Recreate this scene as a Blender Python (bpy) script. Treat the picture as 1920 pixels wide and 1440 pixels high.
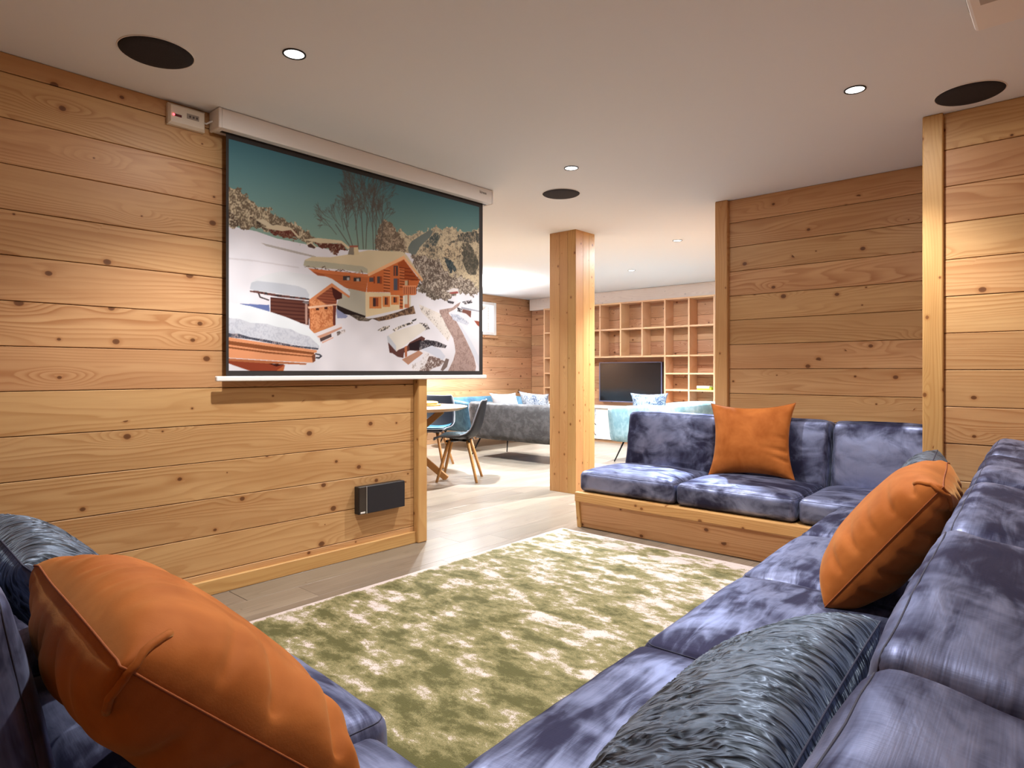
import bpy, bmesh, math, random
import numpy as np
from mathutils import Vector, Matrix, noise, Euler

# ---------------------------------------------------------------- scene, camera, light
for o in list(bpy.data.objects):
    bpy.data.objects.remove(o, do_unlink=True)
scene = bpy.context.scene
C = scene.collection
PI = math.pi
R = math.radians

CAM_H = 1.11
CEIL = 2.40
YAW = 41.8
cam_d = bpy.data.cameras.new('camera')
cam_d.sensor_width = 36.0
cam_d.lens = 1197.0 / 1920.0 * 36.0
cam_d.shift_y = -23.0 / 1920.0
cam_d.clip_start = 0.02
cam = bpy.data.objects.new('camera', cam_d)
cam.location = (0, 0, CAM_H)
cam.rotation_euler = (R(90), 0, R(YAW))
C.objects.link(cam)
scene.camera = cam

w = bpy.data.worlds.new('daylight')
scene.world = w
w.use_nodes = True
w.node_tree.nodes['Background'].inputs[0].default_value = (0.86, 0.93, 1.0, 1)
w.node_tree.nodes['Background'].inputs[1].default_value = 14.0

vs = scene.view_settings
vs.view_transform = 'Standard'
vs.look = 'None'
vs.gamma = 1.0
vs.use_curve_mapping = False
vs.exposure = -0.18

SPOT_W = 150.0          # power of one ceiling downlight in the cinema corner
SPOT_W2 = 900.0         # the same in the lounge
SPOT_COL = (1.0, 0.97, 0.93)
SPOT_COL2 = (0.88, 0.94, 1.0)
SPOT_DEG = 114
UPLIGHT_W = 700.0
SPILL_W = 10.0           # the bare disc of the lamp, seen from all round

# ---------------------------------------------------------------- helpers
rnd = random.Random(7)

def link(name, data, parent=None, loc=(0, 0, 0), rot=(0, 0, 0)):
    o = bpy.data.objects.new(name, data)
    o.location = loc
    o.rotation_euler = rot
    C.objects.link(o)
    if parent is not None:
        o.parent = parent
    return o

def tag(o, label=None, cat=None, group=None, kind=None):
    if label: o['label'] = label
    if cat: o['category'] = cat
    if group: o['group'] = group
    if kind: o['kind'] = kind
    return o

def thing(name, label, cat, loc=(0, 0, 0), rot=(0, 0, 0), group=None):
    return tag(link(name, None, None, loc, rot), label, cat, group)

def copy_tree(o, parent=None):
    c = o.copy()
    C.objects.link(c)
    if parent is not None: c.parent = parent
    for ch in [x for x in bpy.data.objects if x.parent == o and x != c]:
        copy_tree(ch, c)
    return c

def setmat(me, mat):
    me.materials.clear()
    me.materials.append(mat)

def mesh_py(name, verts, faces, mat, smooth=False):
    me = bpy.data.meshes.new(name)
    me.from_pydata([tuple(v) for v in verts], [], faces)
    if smooth:
        me.polygons.foreach_set('use_smooth', [True] * len(me.polygons))
    me.update()
    if mat: me.materials.append(mat)
    return me

def bm_mesh(name, bm, mat, smooth=False):
    me = bpy.data.meshes.new(name)
    bmesh.ops.recalc_face_normals(bm, faces=bm.faces)
    bm.to_mesh(me)
    bm.free()
    if smooth:
        me.polygons.foreach_set('use_smooth', [True] * len(me.polygons))
    if mat: me.materials.append(mat)
    return me

_boxc = {}
def box_mesh(sx, sy, sz, mat, bev=0.0, seg=1):
    """box with its origin in its middle"""
    key = (round(sx, 4), round(sy, 4), round(sz, 4), mat.name, round(bev, 4), seg)
    if key in _boxc: return _boxc[key]
    bm = bmesh.new()
    bmesh.ops.create_cube(bm, size=1.0)
    for v in bm.verts:
        v.co = Vector((v.co.x * sx, v.co.y * sy, v.co.z * sz))
    if bev > 0:
        bmesh.ops.bevel(bm, geom=list(bm.edges), offset=bev, segments=seg, affect='EDGES', profile=0.5)
    me = bm_mesh('box', bm, mat)
    _boxc[key] = me
    return me

def box(name, lo, hi, mat, parent=None, bev=0.0, seg=1, grain='x'):
    """box from lo to hi; the mesh is turned so that its local X (the grain) runs along 'grain'"""
    s = [hi[i] - lo[i] for i in range(3)]
    c = [(hi[i] + lo[i]) / 2 for i in range(3)]
    if grain == 'x':
        return link(name, box_mesh(s[0], s[1], s[2], mat, bev, seg), parent, c)
    if grain == 'y':
        return link(name, box_mesh(s[1], s[0], s[2], mat, bev, seg), parent, c, (0, 0, PI / 2))
    return link(name, box_mesh(s[2], s[1], s[0], mat, bev, seg), parent, c, (0, PI / 2, 0))

def tube_bm(bm, pts, r, seg=8, closed=False, caps=True, r_end=None):
    pts = [Vector(p) for p in pts]
    n = len(pts)
    rings = []
    prev = None
    for i, p in enumerate(pts):
        if closed:
            t = pts[(i + 1) % n] - pts[i - 1]
        else:
            t = pts[min(i + 1, n - 1)] - pts[max(i - 1, 0)]
        if t.length < 1e-9: t = Vector((0, 0, 1))
        t.normalize()
        if prev is None:
            a = Vector((0, 0, 1)) if abs(t.z) < 0.9 else Vector((1, 0, 0))
            u = t.cross(a).normalized()
        else:
            u = (prev - t * prev.dot(t))
            u = u.normalized() if u.length > 1e-6 else t.orthogonal().normalized()
        prev = u
        v = t.cross(u)
        rr = r if r_end is None else r + (r_end - r) * i / (n - 1)
        rings.append([bm.verts.new(p + (u * math.cos(k * 2 * PI / seg) + v * math.sin(k * 2 * PI / seg)) * rr) for k in range(seg)])
    m = n if closed else n - 1
    for i in range(m):
        a, b = rings[i], rings[(i + 1) % n]
        for k in range(seg):
            bm.faces.new((a[k], a[(k + 1) % seg], b[(k + 1) % seg], b[k]))
    if caps and not closed:
        bm.faces.new(rings[0][::-1])
        bm.faces.new(rings[-1])

def tube(name, pts, r, mat, parent=None, seg=8, closed=False, r_end=None, loc=(0, 0, 0), rot=(0, 0, 0)):
    bm = bmesh.new()
    tube_bm(bm, pts, r, seg, closed, True, r_end)
    return link(name, bm_mesh(name, bm, mat, True), parent, loc, rot)

def lathe_mesh(name, prof, mat, seg=32, smooth=True):
    """profile of (radius, z) turned round Z"""
    bm = bmesh.new()
    rings = []
    for r_, z_ in prof:
        if r_ < 1e-6:
            rings.append([bm.verts.new((0, 0, z_))])
        else:
            rings.append([bm.verts.new((r_ * math.cos(2 * PI * k / seg), r_ * math.sin(2 * PI * k / seg), z_)) for k in range(seg)])
    for a, b in zip(rings, rings[1:]):
        for k in range(seg):
            k2 = (k + 1) % seg
            if len(a) == 1 and len(b) == 1: continue
            if len(a) == 1: bm.faces.new((a[0], b[k2], b[k]))
            elif len(b) == 1: bm.faces.new((a[k], a[k2], b[0]))
            else: bm.faces.new((a[k], a[k2], b[k2], b[k]))
    return bm_mesh(name, bm, mat, smooth)

# ---------------------------------------------------------------- materials
def s2l(c):
    return tuple(((x / 255.0) / 12.92 if x / 255.0 <= 0.04045 else ((x / 255.0 + 0.055) / 1.055) ** 2.4) for x in c)

class NT:
    def __init__(self, name):
        self.m = bpy.data.materials.new(name)
        self.m.use_nodes = True
        self.t = self.m.node_tree
        self.b = self.t.nodes['Principled BSDF']
    def n(self, kind, **kw):
        x = self.t.nodes.new(kind)
        for k, v in kw.items():
            setattr(x, k, v)
        return x
    def put(self, sock, v):
        if isinstance(v, bpy.types.NodeSocket): self.t.links.new(v, sock)
        elif isinstance(v, (tuple, list)):
            if len(v) == 3 and sock.type == 'RGBA': v = (*v, 1)
            sock.default_value = v
        else: sock.default_value = v
    def math(self, op, a, b=None, c=None, clamp=False):
        x = self.n('ShaderNodeMath', operation=op, use_clamp=clamp)
        self.put(x.inputs[0], a)
        if b is not None: self.put(x.inputs[1], b)
        if c is not None: self.put(x.inputs[2], c)
        return x.outputs[0]
    def vmath(self, op, a, b=None):
        x = self.n('ShaderNodeVectorMath', operation=op)
        self.put(x.inputs[0], a)
        if b is not None: self.put(x.inputs[1], b)
        return x.outputs['Value'] if op in ('LENGTH', 'DOT_PRODUCT', 'DISTANCE') else x.outputs[0]
    def noise(self, vec, scale=1.0, detail=2.0, rough=0.5, dist=0.0):
        x = self.n('ShaderNodeTexNoise')
        self.put(x.inputs['Vector'], vec)
        self.put(x.inputs['Scale'], scale); self.put(x.inputs['Detail'], detail)
        self.put(x.inputs['Roughness'], rough); self.put(x.inputs['Distortion'], dist)
        return x.outputs['Fac']
    def maprange(self, v, a, b, c=0.0, d=1.0, smooth=False):
        x = self.n('ShaderNodeMapRange')
        if smooth: x.interpolation_type = 'SMOOTHSTEP'
        for i, q in enumerate((v, a, b, c, d)): self.put(x.inputs[i], q)
        return x.outputs[0]
    def mix(self, f, a, b, blend='MIX'):
        x = self.n('ShaderNodeMix', data_type='RGBA', blend_type=blend)
        self.put(x.inputs['Factor'], f); self.put(x.inputs['A'], a); self.put(x.inputs['B'], b)
        return x.outputs['Result']
    def bump(self, h, strength=0.2, dist=0.01):
        x = self.n('ShaderNodeBump')
        self.put(x.inputs['Strength'], strength); self.put(x.inputs['Distance'], dist); self.put(x.inputs['Height'], h)
        self.put(self.b.inputs['Normal'], x.outputs[0])
    def coords(self):
        """object coordinates, shifted by a different amount for every object"""
        tc = self.n('ShaderNodeTexCoord').outputs['Object']
        oi = self.n('ShaderNodeObjectInfo')
        self.rand = oi.outputs['Random']
        cv = self.n('ShaderNodeCombineXYZ')
        self.put(cv.inputs[0], self.math('MULTIPLY', self.rand, 37.3))
        self.put(cv.inputs[1], self.math('MULTIPLY', self.rand, 11.9))
        self.put(cv.inputs[2], self.math('MULTIPLY', self.rand, 71.7))
        return self.vmath('ADD', tc, cv.outputs[0])
    def set(self, **kw):
        for k, v in kw.items():
            self.put(self.b.inputs[k.replace('_', ' ')], v)

def plain(name, col, rough=0.5, metal=0.0, emit=None, es=0.0, spec=0.5):
    t = NT(name)
    t.set(Base_Color=col, Roughness=rough, Metallic=metal)
    t.b.inputs['Specular IOR Level'].default_value = spec
    if emit:
        t.put(t.b.inputs['Emission Color'], emit)
        t.b.inputs['Emission Strength'].default_value = es
    return t.m

def wood(name, light, dark, knot, rings=26.0, knotty=1.0, rough=0.45, tone=0.18, wash=0.0, kscale=(1.7, 5.6), contrast=0.75):
    """planed softwood: growth lines along local X that bend round knots; every board gets its own cut"""
    t = NT(name)
    p = t.coords()
    sep = t.n('ShaderNodeSeparateXYZ'); t.put(sep.inputs[0], p)
    x, y, z = sep.outputs
    # knots
    sc = (kscale[0], 0.4, kscale[1])
    pv = t.vmath('MULTIPLY', p, sc)
    vo = t.n('ShaderNodeTexVoronoi', voronoi_dimensions='3D')
    t.put(vo.inputs['Vector'], pv); t.put(vo.inputs['Scale'], 1.0)
    d_el = vo.outputs['Distance']
    diff = t.vmath('MULTIPLY', t.vmath('SUBTRACT', pv, vo.outputs['Position']), (0.8 / sc[0], 0.0, 1.0 / sc[2]))
    d_m = t.vmath('LENGTH', diff)
    csep = t.n('ShaderNodeSeparateColor'); t.put(csep.inputs[0], vo.outputs['Color'])
    krad = t.maprange(csep.outputs[0], 0.0, 1.0, 0.003, 0.0125 * knotty + 0.003)
    has = t.math('GREATER_THAN', csep.outputs[1], 0.25)
    pull = t.math('MULTIPLY', t.maprange(d_el, 0.0, 0.42, 1.0, 0.0, True), has)
    # growth lines
    low = t.noise(t.vmath('MULTIPLY', p, (0.55, 0.5, 5.0)), 1.0, 2.0, 0.5)
    fine = t.noise(t.vmath('MULTIPLY', p, (3.0, 3.0, 30.0)), 1.0, 2.0, 0.5)
    ringv = t.math('MULTIPLY', z, rings)
    ringv = t.math('ADD', ringv, t.math('MULTIPLY', low, 16.0))
    ringv = t.math('ADD', ringv, t.math('MULTIPLY', fine, 0.5))
    ringv = t.math('ADD', ringv, t.math('MULTIPLY', pull, 3.6))
    fr = t.math('FRACT', ringv)
    line = t.math('MULTIPLY', t.maprange(fr, 0.0, 0.85, 0.0, 1.0, True), t.maprange(fr, 0.86, 1.0, 1.0, 0.0))
    line = t.math('POWER', line, 2.2)
    strength = t.noise(t.vmath('MULTIPLY', p, (0.8, 0.5, 7.0)), 1.0, 1.0, 0.5)
    line = t.math('MULTIPLY', line, t.maprange(strength, 0.3, 0.7, 0.12, 1.0))
    fib = t.noise(t.vmath('MULTIPLY', p, (6.0, 40.0, 420.0)), 1.0, 2.0, 0.6)
    patch = t.noise(t.vmath('MULTIPLY', p, (1.2, 1.0, 9.0)), 1.0, 3.0, 0.6)
    base = t.mix(t.maprange(patch, 0.3, 0.72, 0.0, 0.45), light, dark)
    col = t.mix(t.math('MULTIPLY', line, contrast), base, dark)
    col = t.mix(t.maprange(fib, 0.35, 0.75, 0.0, 0.16), col, dark)
    # tone of the single board
    hsv = t.n('ShaderNodeHueSaturation')
    r2 = t.math('FRACT', t.math('MULTIPLY', t.rand, 17.31))
    t.put(hsv.inputs['Value'], t.maprange(r2, 0.0, 1.0, 1.0 - tone, 1.0 + tone * 0.6))
    t.put(hsv.inputs['Hue'], t.maprange(t.math('FRACT', t.math('MULTIPLY', t.rand, 5.77)), 0.0, 1.0, 0.493, 0.506))
    t.put(hsv.inputs['Color'], col)
    col = hsv.outputs[0]
    # knot itself: dark rim, lighter heart, darker pith
    rel = t.math('DIVIDE', d_m, krad)
    wob = t.math('ADD', rel, t.math('MULTIPLY', t.math('SUBTRACT', fine, 0.5), 0.6))
    kmask = t.math('MULTIPLY', t.maprange(wob, 0.75, 1.1, 1.0, 0.0, True), has)
    halo = t.math('MULTIPLY', t.maprange(rel, 1.0, 2.3, 0.45, 0.0, True), has)
    kcol = t.mix(t.maprange(wob, 0.1, 0.8, 0.35, 1.0), (knot[0] * 0.45, knot[1] * 0.45, knot[2] * 0.45), knot)
    col = t.mix(halo, col, dark)
    col = t.mix(t.math('MULTIPLY', kmask, 0.85), col, kcol)
    if wash > 0:
        col = t.mix(wash, col, (0.86, 0.84, 0.82))
    t.set(Base_Color=col, Roughness=rough)
    t.b.inputs['Specular IOR Level'].default_value = 0.35
    h = t.math('SUBTRACT', t.math('MULTIPLY', fib, 0.35), t.math('MULTIPLY', line, 0.5))
    t.bump(h, 0.12, 0.002)
    return t.m

M = {}
M['larch'] = wood('larch_boards', s2l((206, 164, 116)), s2l((160, 106, 60)), s2l((98, 54, 26)), tone=0.09, rings=38, kscale=(2.3, 6.6))
M['larch_side'] = wood('larch_boards_lounge', s2l((204, 162, 124)), s2l((152, 98, 62)), s2l((90, 52, 32)), rings=40, kscale=(2.6, 7.0))
M['trim'] = wood('larch_trim', s2l((210, 168, 110)), s2l((168, 114, 62)), s2l((128, 78, 40)), rings=60, knotty=0.55, tone=0.05, kscale=(2.6, 11.0), contrast=0.5)
M['shelfwood'] = wood('spruce_shelf', s2l((222, 184, 146)), s2l((186, 136, 94)), s2l((140, 92, 60)), rings=50, knotty=0.4, tone=0.06, kscale=(1.6, 9.0), contrast=0.5)
M['washed'] = wood('whitewashed_boards', s2l((222, 206, 188)), s2l((170, 140, 116)), s2l((70, 52, 44)), rings=34, tone=0.05, wash=0.55)
M['leg'] = wood('oak_leg', s2l((206, 156, 98)), s2l((166, 112, 60)), s2l((140, 90, 50)), rings=90, knotty=0.05, tone=0.05, rough=0.4)
M['floorplank'] = wood('oak_vinyl_plank', s2l((138, 126, 112)), s2l((97, 86, 74)), s2l((92, 74, 56)), rings=44, knotty=0.15, rough=0.3, tone=0.14, kscale=(0.7, 5.0), contrast=0.6)
M['tabletop'] = wood('oak_table', s2l((200, 168, 130)), s2l((160, 122, 84)), s2l((120, 84, 56)), rings=40, knotty=0.1, rough=0.35)

def plaster():
    t = NT('white_plaster')
    p = t.n('ShaderNodeTexCoord').outputs['Object']
    t.set(Base_Color=(0.775, 0.80, 0.82), Roughness=0.9)
    t.bump(t.noise(p, 60.0, 3.0, 0.6), 0.05, 0.002)
    return t.m
M['plaster'] = plaster()
M['gap'] = plain('joint_shadow_backing', (0.10, 0.055, 0.025), 0.9)
M['floorgap'] = plain('floor_joint', (0.06, 0.05, 0.04), 0.9)
M['white'] = plain('white_lacquer', (0.80, 0.78, 0.76), 0.4)
M['whiteplastic'] = plain('cream_plastic', (0.74, 0.68, 0.58), 0.45)
M['black'] = plain('black_plastic', (0.012, 0.012, 0.014), 0.4)
M['blackmetal'] = plain('black_metal', (0.015, 0.015, 0.016), 0.35, 0.6)
M['shell'] = plain('dark_moulded_shell', (0.008, 0.009, 0.013), 0.5, 0.0, None, 0.0, 0.25)
M['greymetal'] = plain('aluminium', (0.72, 0.71, 0.72), 0.3, 0.8)
M['borderfab'] = plain('black_screen_border', (0.022, 0.018, 0.018), 0.7)
M['ink'] = plain('black_ink', (0.01, 0.01, 0.01), 0.5)
M['bulb'] = plain('lamp_glass', (1, 1, 1), 0.5, 0, (1, 0.96, 0.9), 9.0)
M['led'] = plain('red_led', (0.9, 0.1, 0.1), 0.4, 0, (1.0, 0.06, 0.08), 6.0)
M['redlens'] = plain('dark_red_lens', (0.10, 0.004, 0.006), 0.25)
M['pvc'] = plain('white_window_frame', (0.82, 0.82, 0.82), 0.35)
M['seamdark'] = plain('navy_thread', (0.02, 0.022, 0.05), 0.7)

def grille():
    t = NT('black_speaker_cloth')
    p = t.n('ShaderNodeTexCoord').outputs['Object']
    n = t.noise(p, 500.0, 2.0, 0.7)
    t.set(Base_Color=t.mix(t.maprange(n, 0.45, 0.75), (0.009, 0.007, 0.010), (0.03, 0.026, 0.034)), Roughness=0.85)
    t.bump(n, 0.4, 0.002)
    return t.m
M['grille'] = grille()

def glass():
    t = NT('window_glass')
    t.set(Base_Color=(0.95, 0.97, 1), Roughness=0.02)
    t.b.inputs['Transmission Weight'].default_value = 1.0
    t.b.inputs['IOR'].default_value = 1.05
    return t.m
M['glass'] = glass()

def crushed_velvet(name, dark, light, tint, sheen=0.9, scale=1.0, rough=0.42, metal=0.0, stretch=(1.0, 1.0, 1.0)):
    """crushed velvet: the pile lies in different directions in brushed patches"""
    t = NT(name)
    p = t.vmath('MULTIPLY', t.coords(), stretch)
    big = t.noise(p, 3.2 * scale, 3.0, 0.55, 0.7)
    mid = t.noise(t.vmath('MULTIPLY', p, (0.7, 2.6, 1.0)), 9.0 * scale, 3.0, 0.55, 0.8)
    wx = t.noise(t.vmath('MULTIPLY', p, (6.0, 420.0, 6.0)), 1.0, 1.0, 0.5)
    wy = t.noise(t.vmath('MULTIPLY', p, (420.0, 6.0, 40.0)), 1.0, 1.0, 0.5)
    wv = t.math('ADD', t.math('MULTIPLY', wx, 0.5), t.math('MULTIPLY', wy, 0.5))
    nap = t.math('ADD', t.math('MULTIPLY', big, 0.62), t.math('MULTIPLY', mid, 0.38))
    nap = t.math('ADD', nap, t.math('MULTIPLY', t.math('SUBTRACT', wv, 0.5), 0.07))
    f = t.maprange(nap, 0.40, 0.63, 0.0, 1.0, True)
    t.set(Base_Color=t.mix(f, dark, light), Roughness=t.maprange(f, 0.0, 1.0, rough + 0.14, rough - 0.06))
    t.b.inputs['Specular IOR Level'].default_value = 0.5
    k_ = 0.42 if metal else 1.0
    t.put(t.b.inputs['Specular Tint'], (tint[0] * k_, tint[1] * k_, tint[2] * k_, 1))
    t.put(t.b.inputs['Sheen Weight'], t.maprange(f, 0.0, 1.0, sheen * 0.35, sheen))
    t.b.inputs['Sheen Roughness'].default_value = 0.35
    t.put(t.b.inputs['Sheen Tint'], (tint[0], tint[1], tint[2], 1))
    h = t.math('ADD', t.math('MULTIPLY', nap, 1.0), t.math('MULTIPLY', wv, 0.003))
    t.b.inputs['Metallic'].default_value = metal
    t.bump(h, 0.16, 0.03)
    return t.m
M['navy'] = crushed_velvet('navy_crushed_velvet', (0.028, 0.027, 0.058), (0.265, 0.30, 0.48), (0.66, 0.74, 1.0), 0.2, 1.0, 0.46, 0.66)
M['sofa_grey'] = crushed_velvet('grey_velvet', (0.032, 0.029, 0.028), (0.062, 0.058, 0.058), (0.8, 0.8, 0.85), 0.25, 3.0, 0.6)
M['sofa_blue'] = crushed_velvet('petrol_blue_velvet', (0.03, 0.075, 0.115), (0.06, 0.14, 0.20), (0.7, 0.85, 1.0), 0.3, 1.4, 0.6)
M['sofa_pale'] = crushed_velvet('pale_blue_velvet', (0.15, 0.28, 0.33), (0.28, 0.42, 0.47), (0.8, 0.95, 1.0), 0.6, 1.4, 0.6)
M['seatpad'] = crushed_velvet('teal_pad', (0.03, 0.10, 0.15), (0.06, 0.20, 0.28), (0.6, 0.85, 1.0), 0.4, 1.4, 0.6)

def orange_velvet():
    t = NT('burnt_orange_velvet')
    p = t.coords()
    n = t.noise(p, 7.0, 3.0, 0.6, 0.4)
    f = t.noise(p, 260.0, 2.0, 0.6)
    col = t.mix(t.maprange(n, 0.35, 0.65), s2l((148, 80, 30)), s2l((172, 100, 46)))
    t.set(Base_Color=col, Roughness=0.75)
    t.b.inputs['Specular IOR Level'].default_value = 0.15
    t.b.inputs['Sheen Weight'].default_value = 0.25
    t.b.inputs['Sheen Roughness'].default_value = 0.4
    t.put(t.b.inputs['Sheen Tint'], (1.0, 0.62, 0.25, 1))
    t.bump(t.math('ADD', n, t.math('MULTIPLY', f, 0.15)), 0.12, 0.01)
    return t.m
M['orange'] = orange_velvet()

def ruched():
    t = NT('ruched_slate_velvet')
    p = t.coords()
    q = t.vmath('MULTIPLY', p, (62.0, 11.0, 11.0))
    a = t.noise(q, 1.0, 2.0, 0.5, 1.0)
    rid = t.math('SUBTRACT', 1.0, t.math('ABSOLUTE', t.math('MULTIPLY', t.math('SUBTRACT', a, 0.5), 3.2)))
    f = t.maprange(rid, 0.45, 1.0, 0.0, 1.0, True)
    t.set(Base_Color=t.mix(f, (0.006, 0.008, 0.015), (0.12, 0.15, 0.21)), Roughness=0.46)  # highlights on the ridges and dark creases are put into the colour
    t.b.inputs['Metallic'].default_value = 0.4
    t.b.inputs['Specular IOR Level'].default_value = 0.4
    t.put(t.b.inputs['Specular Tint'], (0.75, 0.88, 1.0, 1))
    t.put(t.b.inputs['Sheen Weight'], t.maprange(f, 0.0, 1.0, 0.0, 0.3))
    t.b.inputs['Sheen Roughness'].default_value = 0.3
    t.put(t.b.inputs['Sheen Tint'], (0.7, 0.85, 1.0, 1))
    t.bump(rid, 0.6, 0.010)
    return t.m
M['ruched'] = ruched()

def boucle(name, a, b):
    t = NT(name)
    p = t.coords()
    n = t.noise(p, 55.0, 2.0, 0.7)
    big = t.noise(p, 6.0, 2.0, 0.5)
    f = t.math('ADD', t.math('MULTIPLY', n, 0.5), t.math('MULTIPLY', big, 0.5))
    t.set(Base_Color=t.mix(t.maprange(f, 0.42, 0.58), a, b), Roughness=0.95)
    t.bump(n, 0.6, 0.01)
    return t.m
M['boucle'] = boucle('blue_white_boucle', (0.06, 0.09, 0.16), (0.50, 0.53, 0.58))
M['whitefab'] = boucle('white_fleece', (0.70, 0.71, 0.74), (0.82, 0.82, 0.84))

def rug_mat():
    t = NT('distressed_green_rug')
    p = t.n('ShaderNodeTexCoord').outputs['Object']
    sep = t.n('ShaderNodeSeparateXYZ'); t.put(sep.inputs[0], p)
    a = t.noise(t.vmath('MULTIPLY', p, (4.2, 7.0, 1.0)), 1.0, 9.0, 0.72, 0.15)
    b = t.noise(t.vmath('MULTIPLY', p, (12.0, 19.0, 1.0)), 1.0, 5.0, 0.72)
    st = t.noise(t.vmath('MULTIPLY', p, (0.55, 11.0, 1.0)), 1.0, 2.0, 0.5)
    pile = t.noise(p, 230.0, 2.0, 0.7)
    v = t.math('ADD', t.math('MULTIPLY', a, 0.70), t.math('MULTIPLY', b, 0.22))
    v = t.math('ADD', v, t.math('MULTIPLY', st, 0.16))
    v = t.math('ADD', v, t.math('MULTIPLY', t.math('SUBTRACT', pile, 0.5), 0.16))
    # more cream towards the opening, a cream margin along the border
    ey = t.maprange(sep.outputs[1], -1.0, 1.3, -0.022, 0.052)
    v = t.math('ADD', v, ey)
    edge = t.math('MINIMUM', t.math('SUBTRACT', 0.9, t.math('ABSOLUTE', sep.outputs[0])), t.math('SUBTRACT', 1.34, t.math('ABSOLUTE', sep.outputs[1])))
    v = t.math('ADD', v, t.maprange(edge, 0.015, 0.075, 0.17, 0.0, True))
    g = t.mix(t.maprange(v, 0.47, 0.56), s2l((78, 76, 36)), s2l((136, 128, 88)))
    col = t.mix(t.maprange(v, 0.56, 0.63, 0.0, 1.0, True), g, s2l((206, 192, 190)))
    col = t.mix(t.maprange(pile, 0.3, 0.7, 0.25, 0.0), col, (0.08, 0.07, 0.03))
    t.set(Base_Color=col, Roughness=0.85)
    t.b.inputs['Specular IOR Level'].default_value = 0.2
    t.b.inputs['Sheen Weight'].default_value = 0.1
    t.bump(pile, 0.5, 0.006)
    return t.m
M['rug'] = rug_mat()

def picture_mat():
    t = NT('projected_picture')
    ca = t.n('ShaderNodeVertexColor', layer_name='picture')
    t.set(Base_Color=ca.outputs[0], Roughness=0.9)
    t.b.inputs['Specular IOR Level'].default_value = 0.1
    t.put(t.b.inputs['Emission Color'], ca.outputs[0])
    t.b.inputs['Emission Strength'].default_value = 0.10
    return t.m
M['picture'] = picture_mat()

def tv_mat():
    t = NT('tv_panel')
    t.set(Base_Color=(0.012, 0.012, 0.014), Roughness=0.12)
    return t.m
M['tv'] = tv_mat()

def pizza_mat():
    t = NT('pizza_topping')
    p = t.n('ShaderNodeTexCoord').outputs['Object']
    n = t.noise(p, 22.0, 3.0, 0.6)
    t.set(Base_Color=t.mix(t.maprange(n, 0.42, 0.6), (0.62, 0.10, 0.03), (0.85, 0.50, 0.18)), Roughness=0.5)
    t.bump(n, 0.5, 0.01)
    return t.m
M['pizza'] = pizza_mat()
M['crust'] = plain('pizza_crust', (0.60, 0.33, 0.12), 0.7)
M['greenbox'] = plain('lime_box', s2l((150, 196, 40)), 0.5)
M['greenlid'] = plain('pale_box_lid', s2l((226, 232, 214)), 0.5)
M['bluebox'] = plain('cyan_box', s2l((30, 170, 206)), 0.5)
M['greyglass'] = plain('grey_bottle', s2l((92, 98, 120)), 0.2)

# ---------------------------------------------------------------- the setting
WX = -3.245      # face of the wall with the screen
def structure(name, lo, hi, mat, label, cat, bev=0.0, grain='x'):
    return tag(box(name, lo, hi, mat, None, bev, 1, grain), label, cat, None, 'structure')

floor = structure('floor', (-7.6, -0.5, -0.10), (0.45, 9.0, -0.008), M['floorgap'], 'grey-brown oak plank floor', 'floor')
pw, pl = 0.20, 1.42
for i in range(37):
    x0 = -7.42 + i * pw
    off = rnd.uniform(0, pl)
    y = 0.1 - off
    while y < 8.85:
        y0, y1 = max(y, 0.1), min(y + pl, 8.85)
        # only what the eye can reach: nothing under the benches and the middle of the rug
        if y1 - y0 > 0.05 and not (x0 > -2.55 and y1 < 3.4) and not (x0 + pw > -0.62 and y0 > 3.6) and not (x0 < -3.3 and y1 < 1.4) and not (x0 > -2.1 and y0 > 4.7):
            L_ = round(y1 - y0, 2)
            o = link('plank', box_mesh(L_ - 0.0012, pw - 0.0012, 0.008, M['floorplank'], 0.0006), floor,
                     ((x0 + pw / 2) - floor.location.x, (y0 + y1) / 2 - floor.location.y, -0.004 - floor.location.z), (R(0), 0, PI / 2))
        y += pl

# wood() lays its growth lines over local X/Z, floor planks show X/Y: lay their meshes on edge
def flat_plank_fix():
    done = set()
    for o in bpy.data.objects:
        if o.parent == floor and o.data not in done:
            done.add(o.data)
            o.data.transform(Matrix.Rotation(R(90), 4, 'X'))
    for o in bpy.data.objects:
        if o.parent == floor:
            o.rotation_euler = Euler((R(-90), 0, PI / 2), 'XYZ')
flat_plank_fix()

structure('ceiling', (-7.6, -0.5, CEIL), (0.45, 9.0, CEIL + 0.12), M['plaster'], 'plain white plaster ceiling', 'ceiling')

def boards_on(wall, axis, face, sgn, a0, a1, zs, mat, thick=0.016, gap=0.003, holes=()):
    """horizontal boards, each one an object; axis = direction they run in, face = plane, sgn = side they stand on"""
    for z0, z1 in zip(zs, zs[1:]):
        spans = [(a0, a1)]
        for (h0, h1, k0, k1) in holes:
            if z0 < k1 - 0.01 and z1 > k0 + 0.01:
                ns = []
                for s0, s1 in spans:
                    if h0 > s0: ns.append((s0, min(s1, h0)))
                    if h1 < s1: ns.append((max(s0, h1), s1))
                spans = ns
        for s0, s1 in spans:
            if s1 - s0 < 0.03: continue
            me = box_mesh(s1 - s0 - 0.001, thick, z1 - z0 - gap, mat, 0.0022)
            off = face + sgn * thick / 2
            jit = rnd.uniform(-0.0012, 0.0012)
            if axis == 'x': loc, rot = ((s0 + s1) / 2, off + jit, (z0 + z1) / 2), 0
            else: loc, rot = (off + jit, (s0 + s1) / 2, (z0 + z1) / 2), PI / 2
            link('plank', me, wall, Vector(loc) - wall.location, (0, 0, rot))

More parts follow.
